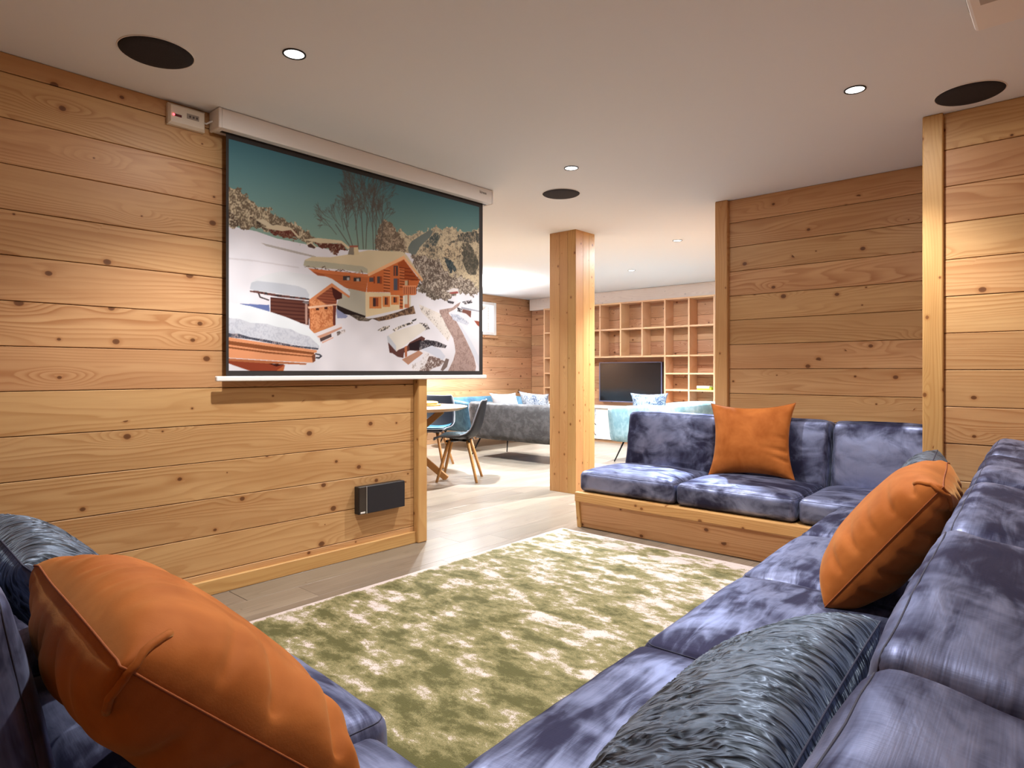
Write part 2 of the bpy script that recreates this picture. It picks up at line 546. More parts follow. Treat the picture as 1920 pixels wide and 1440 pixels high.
def zrow(first, step=0.1835, lo=0.0, hi=CEIL):
    k = first
    while k - step > lo: k -= step
    out = [lo]
    while k < hi - 0.02:
        if k > lo + 0.02: out.append(k)
        k += step
    return out + [hi]

# wall with the screen
wl = structure('wall_left', (WX - 0.14, -0.32, 0), (WX - 0.016, 2.70, CEIL), M['gap'], 'larch board wall behind the projector screen', 'wall')
boards_on(wl, 'y', WX - 0.016, 1, -0.32, 2.67, zrow(1.0294, 0.1845), M['larch'])
structure('baseboard_left', (WX, -0.32, 0), (WX + 0.022, 2.672, 0.075), M['trim'], 'larch baseboard under the screen wall', 'baseboard', 0.003, 'y')
structure('trim_1', (WX - 0.16, 2.672, 0), (WX + 0.045, 2.748, CEIL), M['trim'], 'upright larch corner post at the end of the screen wall', 'post', 0.006, 'z')
# back of the seating niche
wb = structure('wall_back', (-2.06, 4.696, 0), (-0.58, 4.82, CEIL), M['gap'], 'larch board wall behind the far bench', 'wall')
boards_on(wb, 'x', 4.696, -1, -1.99, -0.58, zrow(1.13, 0.1828), M['larch'])
structure('trim_2', (-2.085, 4.645, 0), (-1.988, 4.83, CEIL), M['trim'], 'upright larch post at the free end of the niche wall', 'post', 0.005, 'z')
wn = structure('wall_niche', (-0.584, 3.84, 0), (-0.46, 4.70, CEIL), M['gap'], 'short larch board side wall of the bench niche', 'wall')
boards_on(wn, 'y', -0.584, -1, 3.84, 4.68, zrow(1.13, 0.1828), M['larch'])
# wall to the right of the niche
wr = structure('wall_right', (-0.585, 3.836, 0), (0.40, 3.96, CEIL), M['gap'], 'larch board wall to the right of the far bench', 'wall')
boards_on(wr, 'x', 3.836, -1, -0.52, 0.30, zrow(1.119, 0.1828), M['larch'])
structure('trim_3', (-0.606, 3.795, 0), (-0.518, 3.86, CEIL), M['trim'], 'upright larch corner post beside the bench niche', 'post', 0.005, 'z')
ws = structure('wall_side', (0.266, -0.42, 0), (0.39, 3.84, CEIL), M['gap'], 'larch board wall behind the long bench', 'wall')
boards_on(ws, 'y', 0.266, -1, -0.30, 3.82, zrow(1.12, 0.1835), M['larch'])
wre = structure('wall_rear', (-3.38, -0.44, 0), (0.39, -0.316, CEIL), M['gap'], 'larch board wall behind the near bench', 'wall')
boards_on(wre, 'x', -0.316, 1, -3.24, 0.26, zrow(1.12, 0.1835), M['larch'])
# lounge beyond
WNX = -7.42
WIN = (7.02, 7.90, 1.725, 2.2755)
ww = structure('wall_window', (WNX - 0.20, 1.0, 0), (WNX - 0.016, 8.86, WIN[2]), M['gap'], 'larch board wall of the lounge with the small window', 'wall')
box('masonry', (WNX - 0.20 - ww.location.x, 1.0 - ww.location.y, WIN[2] - ww.location.z), (WNX - 0.016 - ww.location.x, WIN[0] - ww.location.y, CEIL - ww.location.z), M['gap'], ww)
box('masonry', (WNX - 0.20 - ww.location.x, WIN[1] - ww.location.y, WIN[2] - ww.location.z), (WNX - 0.016 - ww.location.x, 8.86 - ww.location.y, CEIL - ww.location.z), M['gap'], ww)
box('masonry', (WNX - 0.20 - ww.location.x, WIN[0] - ww.location.y, WIN[3] - ww.location.z), (WNX - 0.016 - ww.location.x, WIN[1] - ww.location.y, CEIL - ww.location.z), M['gap'], ww)
boards_on(ww, 'y', WNX - 0.016, 1, 1.0, 8.83, zrow(1.725, 0.1835), M['larch_side'], holes=[WIN])
wsh = structure('wall_shelf', (-7.6, 8.846, 0), (-1.9, 8.98, CEIL), M['gap'], 'larch board wall behind the lounge shelves', 'wall')
boards_on(wsh, 'x', 8.846, -1, -7.42, -2.0, zrow(0.66, 0.1835), M['larch_side'])
we = structure('wall_lounge_end', (-2.06, 4.82, 0), (-1.94, 8.86, CEIL), M['gap'], 'larch wall closing the lounge', 'wall')
boards_on(we, 'y', -2.06, -1, 4.83, 8.83, zrow(0.66, 0.1835), M['larch_side'])
wd = structure('wall_dining', (-7.6, 0.90, 0), (-3.38, 1.0, CEIL), M['gap'], 'larch wall closing the dining corner', 'wall')
boards_on(wd, 'x', 1.0, 1, -7.42, -3.385, zrow(0.66, 0.1835), M['larch_side'])

# window
wf = tag(link('window_1', None, None, (WNX - 0.06, (WIN[0] + WIN[1]) / 2, WIN[2])), 'small white framed window high in the lounge wall', 'window', None, 'structure')
hw, hh = (WIN[1] - WIN[0]) / 2, WIN[3] - WIN[2]
for nm, lo, hi in (('window_frame', (-0.05, -hw, 0), (0.062, -hw + 0.07, hh)), ('window_frame', (-0.05, hw - 0.07, 0), (0.062, hw, hh)),
                   ('window_frame', (-0.05, -hw + 0.07, hh - 0.05), (0.062, hw - 0.07, hh)), ('window_frame', (-0.05, -hw + 0.07, 0), (0.062, hw - 0.07, 0.055)),
                   ('mullion', (-0.03, -0.03, 0.055), (0.05, 0.03, hh - 0.05))):
    box(nm, lo, hi, M['pvc'], wf, 0.004)
box('pane', (-0.012, -hw + 0.07, 0.055), (-0.004, -0.03, hh - 0.05), M['glass'], wf)
box('pane', (-0.012, 0.03, 0.055), (-0.004, hw - 0.07, hh - 0.05), M['glass'], wf)
box('window_sill', (0.06, -hw - 0.02, -0.05), (0.085, hw + 0.02, -0.02), M['larch_side'], wf, 0.003, 1, 'y')

# pillar
pil = tag(link('pillar', None, None, (-3.57, 4.84, 0)), 'square larch-clad pillar between cinema corner and lounge', 'pillar', None, 'structure')
box('core', (-0.125, -0.125, 0), (0.125, 0.125, CEIL), M['gap'], pil)
def upright(parent, x, y, wdt, thick, ang):
    """one vertical board, grain upwards, broad face turned to ang"""
    o = link('plank', box_mesh(CEIL, thick, wdt, M['trim'], 0.0015), parent, (x, y, CEIL / 2))
    o.rotation_euler = (Matrix.Rotation(ang, 3, 'Z') @ Matrix.Rotation(PI / 2, 3, 'Y')).to_euler()
for f in range(4):
    a = f * PI / 2
    ws_ = [0.115, 0.095, 0.09]
    s0 = -0.15
    for k, q in enumerate(ws_):
        c = s0 + q / 2
        s0 += q
        n = Vector((math.sin(a), -math.cos(a), 0)) * (0.150 - 0.0125)
        t_ = Vector((math.cos(a), math.sin(a), 0)) * c
        if abs(c) > 0.09: q2 = q - 0.001
        else: q2 = q - 0.001
        upright(pil, n.x + t_.x, n.y + t_.y, q2, 0.025, a)

# ---------------------------------------------------------------- lamps and things on the ceiling
ring_me = lathe_mesh('trim_ring', [(0.039, 0.0), (0.039, -0.004), (0.046, -0.004), (0.046, 0.0)], M['blackmetal'])
lens_me = lathe_mesh('lens', [(0.0, -0.002), (0.030, -0.0025), (0.0395, -0.001)], M['bulb'])
def downlight(x, y, power, col, label, group, deg=SPOT_DEG, blend=0.55):
    t = thing('downlight', label, 'downlight', (x, y, CEIL), (0, 0, 0), group)
    link('trim_ring', ring_me, t)
    link('lens', lens_me, t)
    ld = bpy.data.lights.new('beam', 'SPOT')
    ld.energy = power
    ld.color = col
    ld.spot_size = R(deg)
    ld.spot_blend = blend
    ld.shadow_soft_size = 0.03
    link('beam', ld, t, (0, 0, -0.012))
    la = bpy.data.lights.new('spill', 'AREA')
    la.shape = 'DISK'; la.size = 0.075
    la.energy = SPILL_W * power / SPOT_W
    la.color = col
    link('spill', la, t, (0, 0, -0.006))
g1 = 'downlights over the seating corner'
downlight(-2.385, 1.342, SPOT_W, SPOT_COL, 'round recessed downlight between screen housing and the near benches', g1)
downlight(-2.414, 3.263, SPOT_W, SPOT_COL, 'round recessed downlight beside the small ceiling speaker near the pillar', g1)
downlight(-0.776, 3.22, SPOT_W, SPOT_COL, 'round recessed downlight in front of the bench niche', g1)
downlight(-0.776, 1.342, SPOT_W, SPOT_COL, 'round recessed downlight above the corner of the benches', g1)
g2 = 'downlights over the lounge'
downlight(-2.97, 5.76, SPOT_W2, SPOT_COL2, 'round recessed lounge downlight just behind the pillar', g2)
downlight(-4.28, 7.07, SPOT_W2, SPOT_COL2, 'round recessed lounge downlight in front of the shelves', g2)
downlight(-4.75, 4.55, SPOT_W2 * 1.15, SPOT_COL2, 'round recessed downlight above the dining table', g2)
downlight(-6.85, 6.3, SPOT_W2, SPOT_COL2, 'round recessed lounge downlight above the petrol blue sofa', g2)

spk_g = lathe_mesh('grille', [(0.0, -0.009), (0.10, -0.009), (0.128, -0.007), (0.134, -0.003), (0.135, 0.0)], M['grille'], 48)
spk_r = lathe_mesh('rim', [(0.135, 0.0), (0.1355, -0.004), (0.138, -0.003), (0.139, 0.0)], M['white'], 48)
for x, y, s, lab in ((-2.79, 0.966, 1, 'round black ceiling speaker beside the screen wall'), (-0.391, 3.618, 1, 'round black ceiling speaker next to the right wall post'),
                     (-2.816, 3.683, 1, 'round black ceiling speaker in front of the pillar')):
    t = thing('ceiling_speaker', lab, 'speaker', (x, y, CEIL), (0, 0, 0), 'ceiling speakers')
    link('grille', spk_g, t); link('rim', spk_r, t)

# projector hung under the ceiling
t = thing('projector', 'pale projector hung from the ceiling above the long bench', 'projector', (-0.08, 2.565, 2.29))
box('body', (-0.20, -0.17, 0), (0.20, 0.17, 0.085), M['white'], t, 0.012, 2)
box('mount', (-0.05, -0.05, 0.085), (0.05, 0.05, 0.11), M['white'], t)
box('vent', (-0.165, -0.12, -0.002), (-0.105, -0.03, 0.001), plain('grey_vent', (0.42, 0.38, 0.34), 0.6), t)
box('vent', (0.02, 0.055, -0.002), (0.045, 0.061, 0.001), M['black'], t)
box('lens', (-0.203, -0.05, 0.02), (-0.199, 0.05, 0.07), M['black'], t, 0.004)

# ---------------------------------------------------------------- projector screen
SX = -3.185
scr = thing('projector_screen', 'pulled-down projector screen showing a snowy chalet village', 'projector screen', (SX, 1.367, 0))
hz0, hz1 = CEIL - 0.098, CEIL - 0.002
hous = box('housing', (-0.052, 0.012, hz0), (0.055, 1.921, hz1), M['white'], scr, 0.004, 2)
box('end_cap', (-0.054, -0.004, hz0 - 0.002), (0.057, 0.012, hz1), M['white'], scr, 0.003)
box('end_cap', (-0.054, 1.921, hz0 - 0.002), (0.057, 1.935, hz1), M['white'], scr, 0.003)
box('slot', (-0.012, 0.03, hz0 - 0.002), (0.012, 1.91, hz0 + 0.002), M['black'], scr)
fabw0, fabw1 = 0.056, 1.882
pz0, pz1 = 1.115, 2.275
py0, py1 = 0.069, 1.845
fabz0, fabz1 = 1.088, hz0 + 0.01
box('fabric', (-0.0012, fabw0, fabz0), (0.0, fabw1, fabz1), M['borderfab'], scr)
bar = box('bottom_bar', (-0.013, 0.004, 1.062), (0.013, 1.912, 1.088), plain('white_bar', (0.88, 0.88, 0.88), 0.35), scr, 0.006, 3)
tx = bpy.data.curves.new('logo', 'FONT')
tx.body = 'kimex'; tx.size = 0.028; tx.extrude = 0.0004; tx.align_x = 'CENTER'; tx.align_y = 'CENTER'
tx.materials.append(M['ink'])
tmp = bpy.data.objects.new('logo_tmp', tx); C.objects.link(tmp)
dg = bpy.context.evaluated_depsgraph_get()
lme = bpy.data.meshes.new_from_object(tmp.evaluated_get(dg))
bpy.data.objects.remove(tmp, do_unlink=True)
lg = link('logo', lme, scr, (0.0556, 1.83, hz1 - 0.034), (PI / 2, 0, PI / 2))
lg['label'] = 'small black maker lettering'

ART = [
  ('speck',(206,190,160),(140,130,115),0.32,[(1.012,0.743),(1.033,0.855),(1.066,0.88),(1.086,0.887),(1.116,0.872),(1.15,0.854),(1.18,0.875),(1.237,0.895),(1.26,0.902),(1.291,0.907),(1.327,0.937),(1.359,0.95),(1.392,0.948),(1.43,0.948),(1.477,0.966),(1.506,0.977),(1.551,0.975),(1.605,0.951),(1.636,0.964),(1.702,0.982),(1.808,1.011),(1.808,0.515),(1.033,0.448)]),
  ('flat',(112,120,116),0,1.0,[(1.137,0.781),(1.167,0.826),(1.318,0.922),(1.346,0.92),(1.318,0.873),(1.246,0.81),(1.194,0.741),(1.15,0.735)]),
  ('speck',(150,142,125),(75,85,85),0.6,[(1.291,0.852),(1.392,0.913),(1.42,0.914),(1.411,0.881),(1.346,0.818),(1.291,0.8),(1.255,0.805)]),
  ('speck',(165,150,128),(80,82,78),0.6,[(1.478,0.855),(1.615,0.949),(1.729,0.986),(1.792,0.967),(1.781,0.908),(1.677,0.885),(1.575,0.888),(1.502,0.852)]),
  ('speck',(85,84,76),(130,120,105),0.35,[(1.605,0.856),(1.677,0.889),(1.744,0.817),(1.765,0.737),(1.729,0.669),(1.666,0.68),(1.616,0.762)]),
  ('speck',(190,172,145),(85,85,80),0.45,[(1.224,0.78),(1.314,0.827),(1.439,0.832),(1.36,0.757),(1.318,0.737),(1.291,0.754)]),
  ('speck',(95,105,105),(60,70,75),0.5,[(1.439,0.761),(1.502,0.758),(1.551,0.692),(1.516,0.663),(1.468,0.7)]),
  ('speck',(205,186,155),(95,88,80),0.35,[(1.454,0.841),(1.6,0.844),(1.605,0.79),(1.526,0.736),(1.439,0.761)]),
  ('flat',(220,218,226),0,1.0,[(-0.01,0.731),(0.061,0.722),(0.14,0.721),(0.257,0.701),(0.43,0.695),(0.581,0.687),(0.873,0.729),(1.159,0.747),(1.291,0.54),(1.792,0.559),(1.792,-0.013),(-0.012,-0.016)]),
  ('flat',(176,170,166),0,1.0,[(0.169,0.665),(0.334,0.652),(0.486,0.638),(0.493,0.63),(0.382,0.636),(0.198,0.652)]),
  ('flat',(205,201,208),0,1.0,[(-0.01,0.565),(0.112,0.571),(0.382,0.566),(0.388,0.558),(0.14,0.563),(-0.01,0.557)]),
  ('speck',(108,94,78),(196,180,152),0.42,[(-0.011,0.94),(0.018,0.919),(0.054,0.913),(0.11,0.876),(0.168,0.851),(0.221,0.847),(0.287,0.822),(0.334,0.805),(0.381,0.784),(0.43,0.766),(0.485,0.742),(0.512,0.725),(0.499,0.711),(0.381,0.705),(0.343,0.734),(0.257,0.732),(0.183,0.725),(0.139,0.735),(0.069,0.718),(0.028,0.724),(-0.01,0.72)]),
  ('speck',(90,76,64),(205,190,165),0.45,[(-0.011,0.798),(0.027,0.797),(0.06,0.743),(0.055,0.718),(-0.01,0.72)]),
  ('speck',(150,134,112),(70,58,50),0.5,[(0.111,0.78),(0.168,0.79),(0.212,0.764),(0.192,0.738),(0.134,0.734)]),
  ('flat',(200,186,160),0,1.0,[(0.139,0.779),(0.183,0.79),(0.233,0.765),(0.212,0.75)]),
  ('speck',(96,52,44),(150,120,100),0.3,[(0.212,0.747),(0.288,0.751),(0.343,0.763),(0.388,0.727),(0.319,0.702),(0.269,0.72),(0.221,0.726)]),
  ('flat',(204,188,160),0,1.0,[(0.183,0.748),(0.257,0.774),(0.337,0.771),(0.388,0.73),(0.378,0.722),(0.337,0.759),(0.288,0.745),(0.212,0.744)]),
  ('speck',(150,100,80),(90,60,50),0.5,[(0.276,0.729),(0.381,0.705),(0.369,0.695),(0.288,0.711)]),
  ('speck',(96,56,46),(170,150,130),0.3,[(0.479,0.717),(0.65,0.734),(0.704,0.705),(0.622,0.678),(0.512,0.681)]),
  ('flat',(206,190,160),0,1.0,[(0.413,0.719),(0.502,0.742),(0.65,0.75),(0.712,0.716),(0.694,0.707),(0.65,0.734),(0.512,0.714)]),
  ('flat',(84,62,54),0,1.0,[(0.433,0.696),(0.459,0.708),(0.486,0.689),(0.479,0.679),(0.44,0.682)]),
  ('flat',(206,192,165),0,1.0,[(0.427,0.698),(0.456,0.714),(0.492,0.69),(0.486,0.686),(0.456,0.705),(0.436,0.693)]),
  ('speck',(112,98,84),(178,160,138),0.42,[(0.873,0.723),(0.892,0.822),(0.935,0.911),(0.983,0.929),(1.024,0.893),(1.066,0.85),(1.103,0.816),(1.116,0.747)]),
  ('speck',(104,92,84),(196,184,170),0.4,[(1.159,0.723),(1.202,0.742),(1.291,0.741),(1.392,0.733),(1.435,0.696),(1.449,0.669),(1.502,0.65),(1.626,0.643),(1.703,0.618),(1.765,0.568),(1.765,0.527),(1.677,0.53),(1.586,0.54),(1.536,0.506),(1.459,0.478),(1.407,0.48),(1.291,0.495),(1.247,0.563),(1.203,0.633)]),
  ('speck',(150,140,128),(80,70,62),0.5,[(1.211,0.576),(1.291,0.522),(1.411,0.481),(1.393,0.462),(1.292,0.484),(1.211,0.532)]),
  ('flat',(214,208,208),0,1.0,[(1.459,0.535),(1.526,0.563),(1.576,0.564),(1.576,0.542),(1.507,0.529)]),
  ('flat',(150,80,76),0,1.0,[(1.487,0.53),(1.566,0.545),(1.576,0.532),(1.507,0.521)]),
  ('flat',(208,192,160),0,1.0,[(0.411,0.578),(0.42,0.609),(0.463,0.632),(0.581,0.645),(0.694,0.676),(0.835,0.721),(1.095,0.748),(1.125,0.732),(1.264,0.592),(1.251,0.577),(1.104,0.712),(0.835,0.568),(0.827,0.586),(0.651,0.584),(0.513,0.579),(0.437,0.57)]),
  ('flat',(176,172,152),0,1.0,[(0.411,0.578),(0.417,0.605),(0.513,0.612),(0.797,0.62),(0.831,0.609),(0.831,0.583),(0.651,0.584),(0.513,0.576),(0.44,0.57)]),
  ('speck',(84,62,54),(180,160,140),0.4,[(0.42,0.573),(0.513,0.576),(0.651,0.581),(0.827,0.583),(0.827,0.576),(0.651,0.574),(0.513,0.57),(0.427,0.568)]),
  ('flat',(200,116,72),0,1.0,[(0.437,0.567),(0.513,0.567),(0.651,0.571),(0.835,0.577),(0.835,0.561),(0.651,0.55),(0.526,0.542),(0.466,0.55)]),
  ('hstripe',(190,110,66),(165,90,54),0.006,[(0.513,0.546),(0.835,0.561),(0.82,0.467),(0.753,0.47),(0.687,0.48),(0.581,0.512)]),
  ('flat',(160,86,52),0,1.0,[(0.46,0.552),(0.533,0.545),(0.616,0.497),(0.554,0.503)]),
  ('flat',(70,60,60),0,1.0,[(0.662,0.548),(0.709,0.553),(0.709,0.528),(0.662,0.523)]),
  ('flat',(60,54,56),0,1.0,[(0.734,0.547),(0.782,0.552),(0.782,0.53),(0.734,0.525)]),
  ('flat',(170,170,170),0,1.0,[(0.687,0.542),(0.705,0.544),(0.705,0.528),(0.687,0.526)]),
  ('flat',(170,165,160),0,1.0,[(0.753,0.543),(0.771,0.545),(0.771,0.529),(0.753,0.527)]),
  ('flat',(196,108,62),0,1.0,[(0.835,0.568),(1.104,0.702),(1.233,0.585),(1.207,0.531),(1.117,0.502),(1.013,0.486),(0.824,0.471)]),
  ('flat',(158,78,42),0,1.0,[(1.054,0.669),(1.104,0.699),(1.233,0.585),(1.168,0.575),(1.104,0.581)]),
  ('flat',(120,54,32),0,1.0,[(1.066,0.65),(1.151,0.651),(1.151,0.644),(1.066,0.644)]),
  ('flat',(120,54,32),0,1.0,[(1.074,0.628),(1.172,0.63),(1.172,0.623),(1.074,0.621)]),
  ('flat',(120,54,32),0,1.0,[(1.083,0.606),(1.194,0.608),(1.194,0.601),(1.083,0.599)]),
  ('flat',(120,54,32),0,1.0,[(1.091,0.583),(1.216,0.587),(1.216,0.58),(1.091,0.577)]),
  ('flat',(86,76,78),0,1.0,[(0.843,0.559),(0.874,0.562),(0.874,0.537),(0.843,0.533)]),
  ('flat',(140,66,40),0,1.0,[(0.873,0.569),(0.885,0.57),(0.885,0.528),(0.874,0.527)]),
  ('flat',(80,70,70),0,1.0,[(0.901,0.572),(0.92,0.574),(0.92,0.532),(0.901,0.53)]),
  ('flat',(150,74,44),0,1.0,[(0.92,0.574),(0.936,0.576),(0.936,0.53),(0.92,0.529)]),
  ('hstripe',(205,120,74),(110,56,36),0.018,[(0.948,0.626),(0.996,0.632),(0.996,0.491),(0.948,0.486)]),
  ('flat',(80,64,62),0,1.0,[(1.025,0.652),(1.058,0.656),(1.058,0.593),(1.025,0.589)]),
  ('flat',(170,84,50),0,1.0,[(1.033,0.646),(1.041,0.647),(1.041,0.591),(1.033,0.59)]),
  ('flat',(84,86,98),0,1.0,[(1.025,0.573),(1.054,0.576),(1.054,0.503),(1.025,0.5)]),
  ('flat',(150,74,44),0,1.0,[(1.054,0.576),(1.066,0.577),(1.066,0.504),(1.054,0.503)]),
  ('hstripe',(196,112,68),(110,56,36),0.018,[(1.07,0.641),(1.108,0.645),(1.108,0.521),(1.07,0.518)]),
  ('flat',(190,170,140),0,1.0,[(1.112,0.569),(1.142,0.572),(1.142,0.532),(1.112,0.529)]),
  ('flat',(120,64,40),0,1.0,[(1.134,0.574),(1.142,0.575),(1.142,0.525),(1.134,0.524)]),
  ('flat',(232,176,130),0,1.0,[(0.831,0.58),(1.104,0.725),(1.26,0.592),(1.251,0.577),(1.104,0.702),(0.839,0.565)]),
  ('flat',(205,116,68),0,1.0,[(0.996,0.491),(1.104,0.508),(1.207,0.494),(1.194,0.486),(1.1,0.474),(1.001,0.468)]),
  ('vstripe',(206,128,88),(120,62,42),0.016,[(1.095,0.534),(1.207,0.545),(1.207,0.494),(1.096,0.483)]),
  ('flat',(226,150,108),0,1.0,[(1.095,0.537),(1.207,0.548),(1.207,0.54),(1.095,0.529)]),
  ('flat',(178,174,160),0,1.0,[(0.651,0.461),(0.709,0.479),(0.816,0.47),(0.817,0.324),(0.724,0.349),(0.62,0.378)]),
  ('flat',(226,206,168),0,1.0,[(0.816,0.47),(1.001,0.481),(1.001,0.468),(1.1,0.474),(1.108,0.394),(0.817,0.321)]),
  ('flat',(216,138,84),0,1.0,[(0.843,0.444),(0.932,0.452),(0.933,0.381),(0.843,0.374)]),
  ('flat',(72,52,52),0,1.0,[(0.87,0.44),(0.889,0.442),(0.889,0.39),(0.87,0.389)]),
  ('flat',(150,76,48),0,1.0,[(0.889,0.442),(0.91,0.444),(0.91,0.392),(0.889,0.39)]),
  ('flat',(216,138,84),0,1.0,[(0.94,0.456),(0.997,0.461),(0.997,0.395),(0.941,0.391)]),
  ('flat',(72,52,52),0,1.0,[(0.957,0.451),(0.969,0.452),(0.97,0.406),(0.957,0.405)]),
  ('flat',(150,76,48),0,1.0,[(0.969,0.452),(0.982,0.453),(0.983,0.407),(0.97,0.406)]),
  ('flat',(216,138,84),0,1.0,[(1.005,0.462),(1.066,0.467),(1.066,0.414),(1.005,0.409)]),
  ('flat',(72,52,52),0,1.0,[(1.023,0.457),(1.037,0.458),(1.037,0.425),(1.023,0.424)]),
  ('flat',(150,76,48),0,1.0,[(1.037,0.458),(1.051,0.459),(1.051,0.426),(1.037,0.425)]),
  ('hstripe',(196,110,66),(110,56,36),0.02,[(1.07,0.474),(1.096,0.477),(1.096,0.39),(1.071,0.388)]),
  ('flat',(205,196,178),0,1.0,[(1.108,0.478),(1.159,0.483),(1.159,0.405),(1.108,0.401)]),
  ('flat',(176,98,60),0,1.0,[(1.134,0.484),(1.144,0.485),(1.144,0.4),(1.134,0.399)]),
  ('flat',(190,120,84),0,1.0,[(1.108,0.421),(1.147,0.424),(1.147,0.4),(1.108,0.398)]),
  ('flat',(44,34,32),0,1.0,[(0.62,0.378),(0.724,0.349),(0.817,0.328),(0.813,0.315),(0.738,0.322),(0.669,0.33),(0.623,0.354)]),
  ('speck',(130,118,106),(80,70,62),0.5,[(0.706,0.326),(0.753,0.33),(0.836,0.313),(0.874,0.319),(0.836,0.297),(0.768,0.296)]),
  ('speck',(146,116,92),(84,64,52),0.55,[(0.863,0.315),(0.953,0.337),(1.054,0.367),(1.181,0.417),(1.199,0.367),(1.083,0.346),(0.985,0.316),(0.913,0.302)]),
  ('flat',(130,120,108),0,1.0,[(0.694,0.676),(0.708,0.724),(0.734,0.725),(0.737,0.679)]),
  ('flat',(205,186,150),0,1.0,[(0.734,0.725),(0.763,0.732),(0.771,0.686),(0.737,0.679)]),
  ('flat',(150,92,76),0,1.0,[(0.704,0.73),(0.763,0.739),(0.763,0.728),(0.704,0.719)]),
  ('speck',(225,215,205),(60,56,54),0.6,[(0.901,0.246),(0.945,0.271),(0.997,0.281),(0.985,0.26),(0.929,0.241)]),
  ('speck',(225,215,205),(60,56,54),0.55,[(1.013,0.255),(1.067,0.281),(1.168,0.314),(1.177,0.304),(1.075,0.268),(1.034,0.246)]),
  ('flat',(70,66,64),0,1.0,[(1.168,0.324),(1.207,0.337),(1.203,0.326),(1.173,0.314)]),
  ('speck',(226,220,220),(84,78,78),0.5,[(1.229,0.311),(1.292,0.311),(1.319,0.275),(1.278,0.266)]),
  ('speck',(218,211,206),(140,130,125),0.1,[(1.225,0.43),(1.43,0.376),(1.526,0.275),(1.478,0.201),(1.36,0.301),(1.247,0.381)]),
  ('flat',(98,112,164),0,1.0,[(0.054,0.341),(0.214,0.346),(0.217,0.309),(0.141,0.321)]),
  ('flat',(140,146,180),0,1.0,[(0.616,0.357),(0.695,0.319),(0.68,0.306),(0.624,0.302)]),
  ('hstripe',(98,58,48),(70,36,32),0.02,[(0.22,0.388),(0.447,0.385),(0.444,0.252),(0.336,0.272),(0.22,0.31)]),
  ('hstripe',(150,84,60),(118,62,46),0.016,[(0.444,0.391),(0.588,0.494),(0.623,0.473),(0.62,0.397),(0.61,0.283),(0.606,0.259),(0.448,0.22)]),
  ('speck',(220,150,104),(184,110,70),0.4,[(0.447,0.397),(0.48,0.409),(0.564,0.371),(0.595,0.37),(0.596,0.261),(0.454,0.223)]),
  ('flat',(74,36,32),0,1.0,[(0.588,0.476),(0.655,0.452),(0.655,0.418),(0.613,0.405),(0.595,0.434)]),
  ('flat',(232,190,162),0,1.0,[(0.437,0.355),(0.62,0.384),(0.623,0.376),(0.441,0.343)]),
  ('flat',(70,36,32),0,1.0,[(0.487,0.35),(0.507,0.351),(0.507,0.339),(0.487,0.338)]),
  ('flat',(70,36,32),0,1.0,[(0.54,0.36),(0.561,0.362),(0.561,0.349),(0.541,0.348)]),
  ('flat',(176,140,128),0,1.0,[(0.421,0.38),(0.434,0.381),(0.435,0.258),(0.422,0.257)]),
  ('flat',(104,52,42),0,1.0,[(0.595,0.373),(0.613,0.375),(0.613,0.262),(0.596,0.261)]),
  ('flat',(200,130,84),0,1.0,[(0.448,0.22),(0.596,0.264),(0.606,0.259),(0.481,0.21)]),
  ('flat',(214,217,223),0,1.0,[(0.11,0.417),(0.115,0.45),(0.141,0.475),(0.199,0.504),(0.292,0.533),(0.382,0.531),(0.547,0.533),(0.588,0.524),(0.687,0.477),(0.709,0.46),(0.705,0.429),(0.588,0.497),(0.447,0.394),(0.415,0.403),(0.259,0.409),(0.127,0.413)]),
  ('flat',(188,193,204),0,1.0,[(0.109,0.42),(0.118,0.453),(0.146,0.465),(0.289,0.466),(0.382,0.461),(0.427,0.448),(0.447,0.42),(0.441,0.399),(0.259,0.412),(0.127,0.416)]),
  ('flat',(206,134,92),0,1.0,[(0.447,0.394),(0.588,0.5),(0.709,0.435),(0.702,0.425),(0.588,0.479),(0.457,0.383)]),
  ('speck',(104,66,60),(50,44,48),0.4,[(0.107,0.411),(0.141,0.414),(0.259,0.406),(0.447,0.4),(0.447,0.391),(0.259,0.393),(0.112,0.405)]),
  ('flat',(60,46,48),0,1.0,[(0.152,0.402),(0.161,0.402),(0.167,0.386),(0.214,0.374),(0.211,0.368),(0.161,0.38)]),
  ('flat',(226,218,222),0,1.0,[(0.481,0.204),(0.596,0.255),(0.652,0.273),(0.659,0.255),(0.514,0.194)]),
  ('flat',(200,150,128),0,1.0,[(0.494,0.193),(0.652,0.255),(0.655,0.246),(0.514,0.182)]),
  ('flat',(84,66,66),0,1.0,[(0.511,0.182),(0.585,0.212),(0.586,0.194),(0.517,0.164)]),
  ('flat',(214,170,154),0,1.0,[(0.524,0.164),(0.596,0.194),(0.599,0.188),(0.528,0.155)]),
  ('speck',(220,212,214),(110,100,96),0.5,[(0.617,0.223),(0.673,0.241),(0.681,0.226),(0.624,0.202)]),
  ('flat',(120,110,112),0,1.0,[(0.402,0.375),(0.421,0.386),(0.447,0.376),(0.434,0.366)]),
  ('flat',(224,230,237),0,1.0,[(-0.009,0.341),(0.057,0.338),(0.113,0.332),(0.214,0.312),(0.305,0.29),(0.383,0.266),(0.448,0.235),(0.487,0.198),(0.518,0.149),(0.514,0.131),(0.481,0.127),(0.321,0.148),(0.171,0.167),(-0.008,0.184)]),
  ('speck',(202,206,217),(186,190,204),0.35,[(-0.008,0.266),(0.057,0.263),(0.113,0.247),(0.2,0.247),(0.259,0.233),(0.336,0.226),(0.39,0.203),(0.448,0.191),(0.508,0.14),(0.504,0.125),(0.321,0.148),(0.171,0.167),(-0.008,0.184)]),
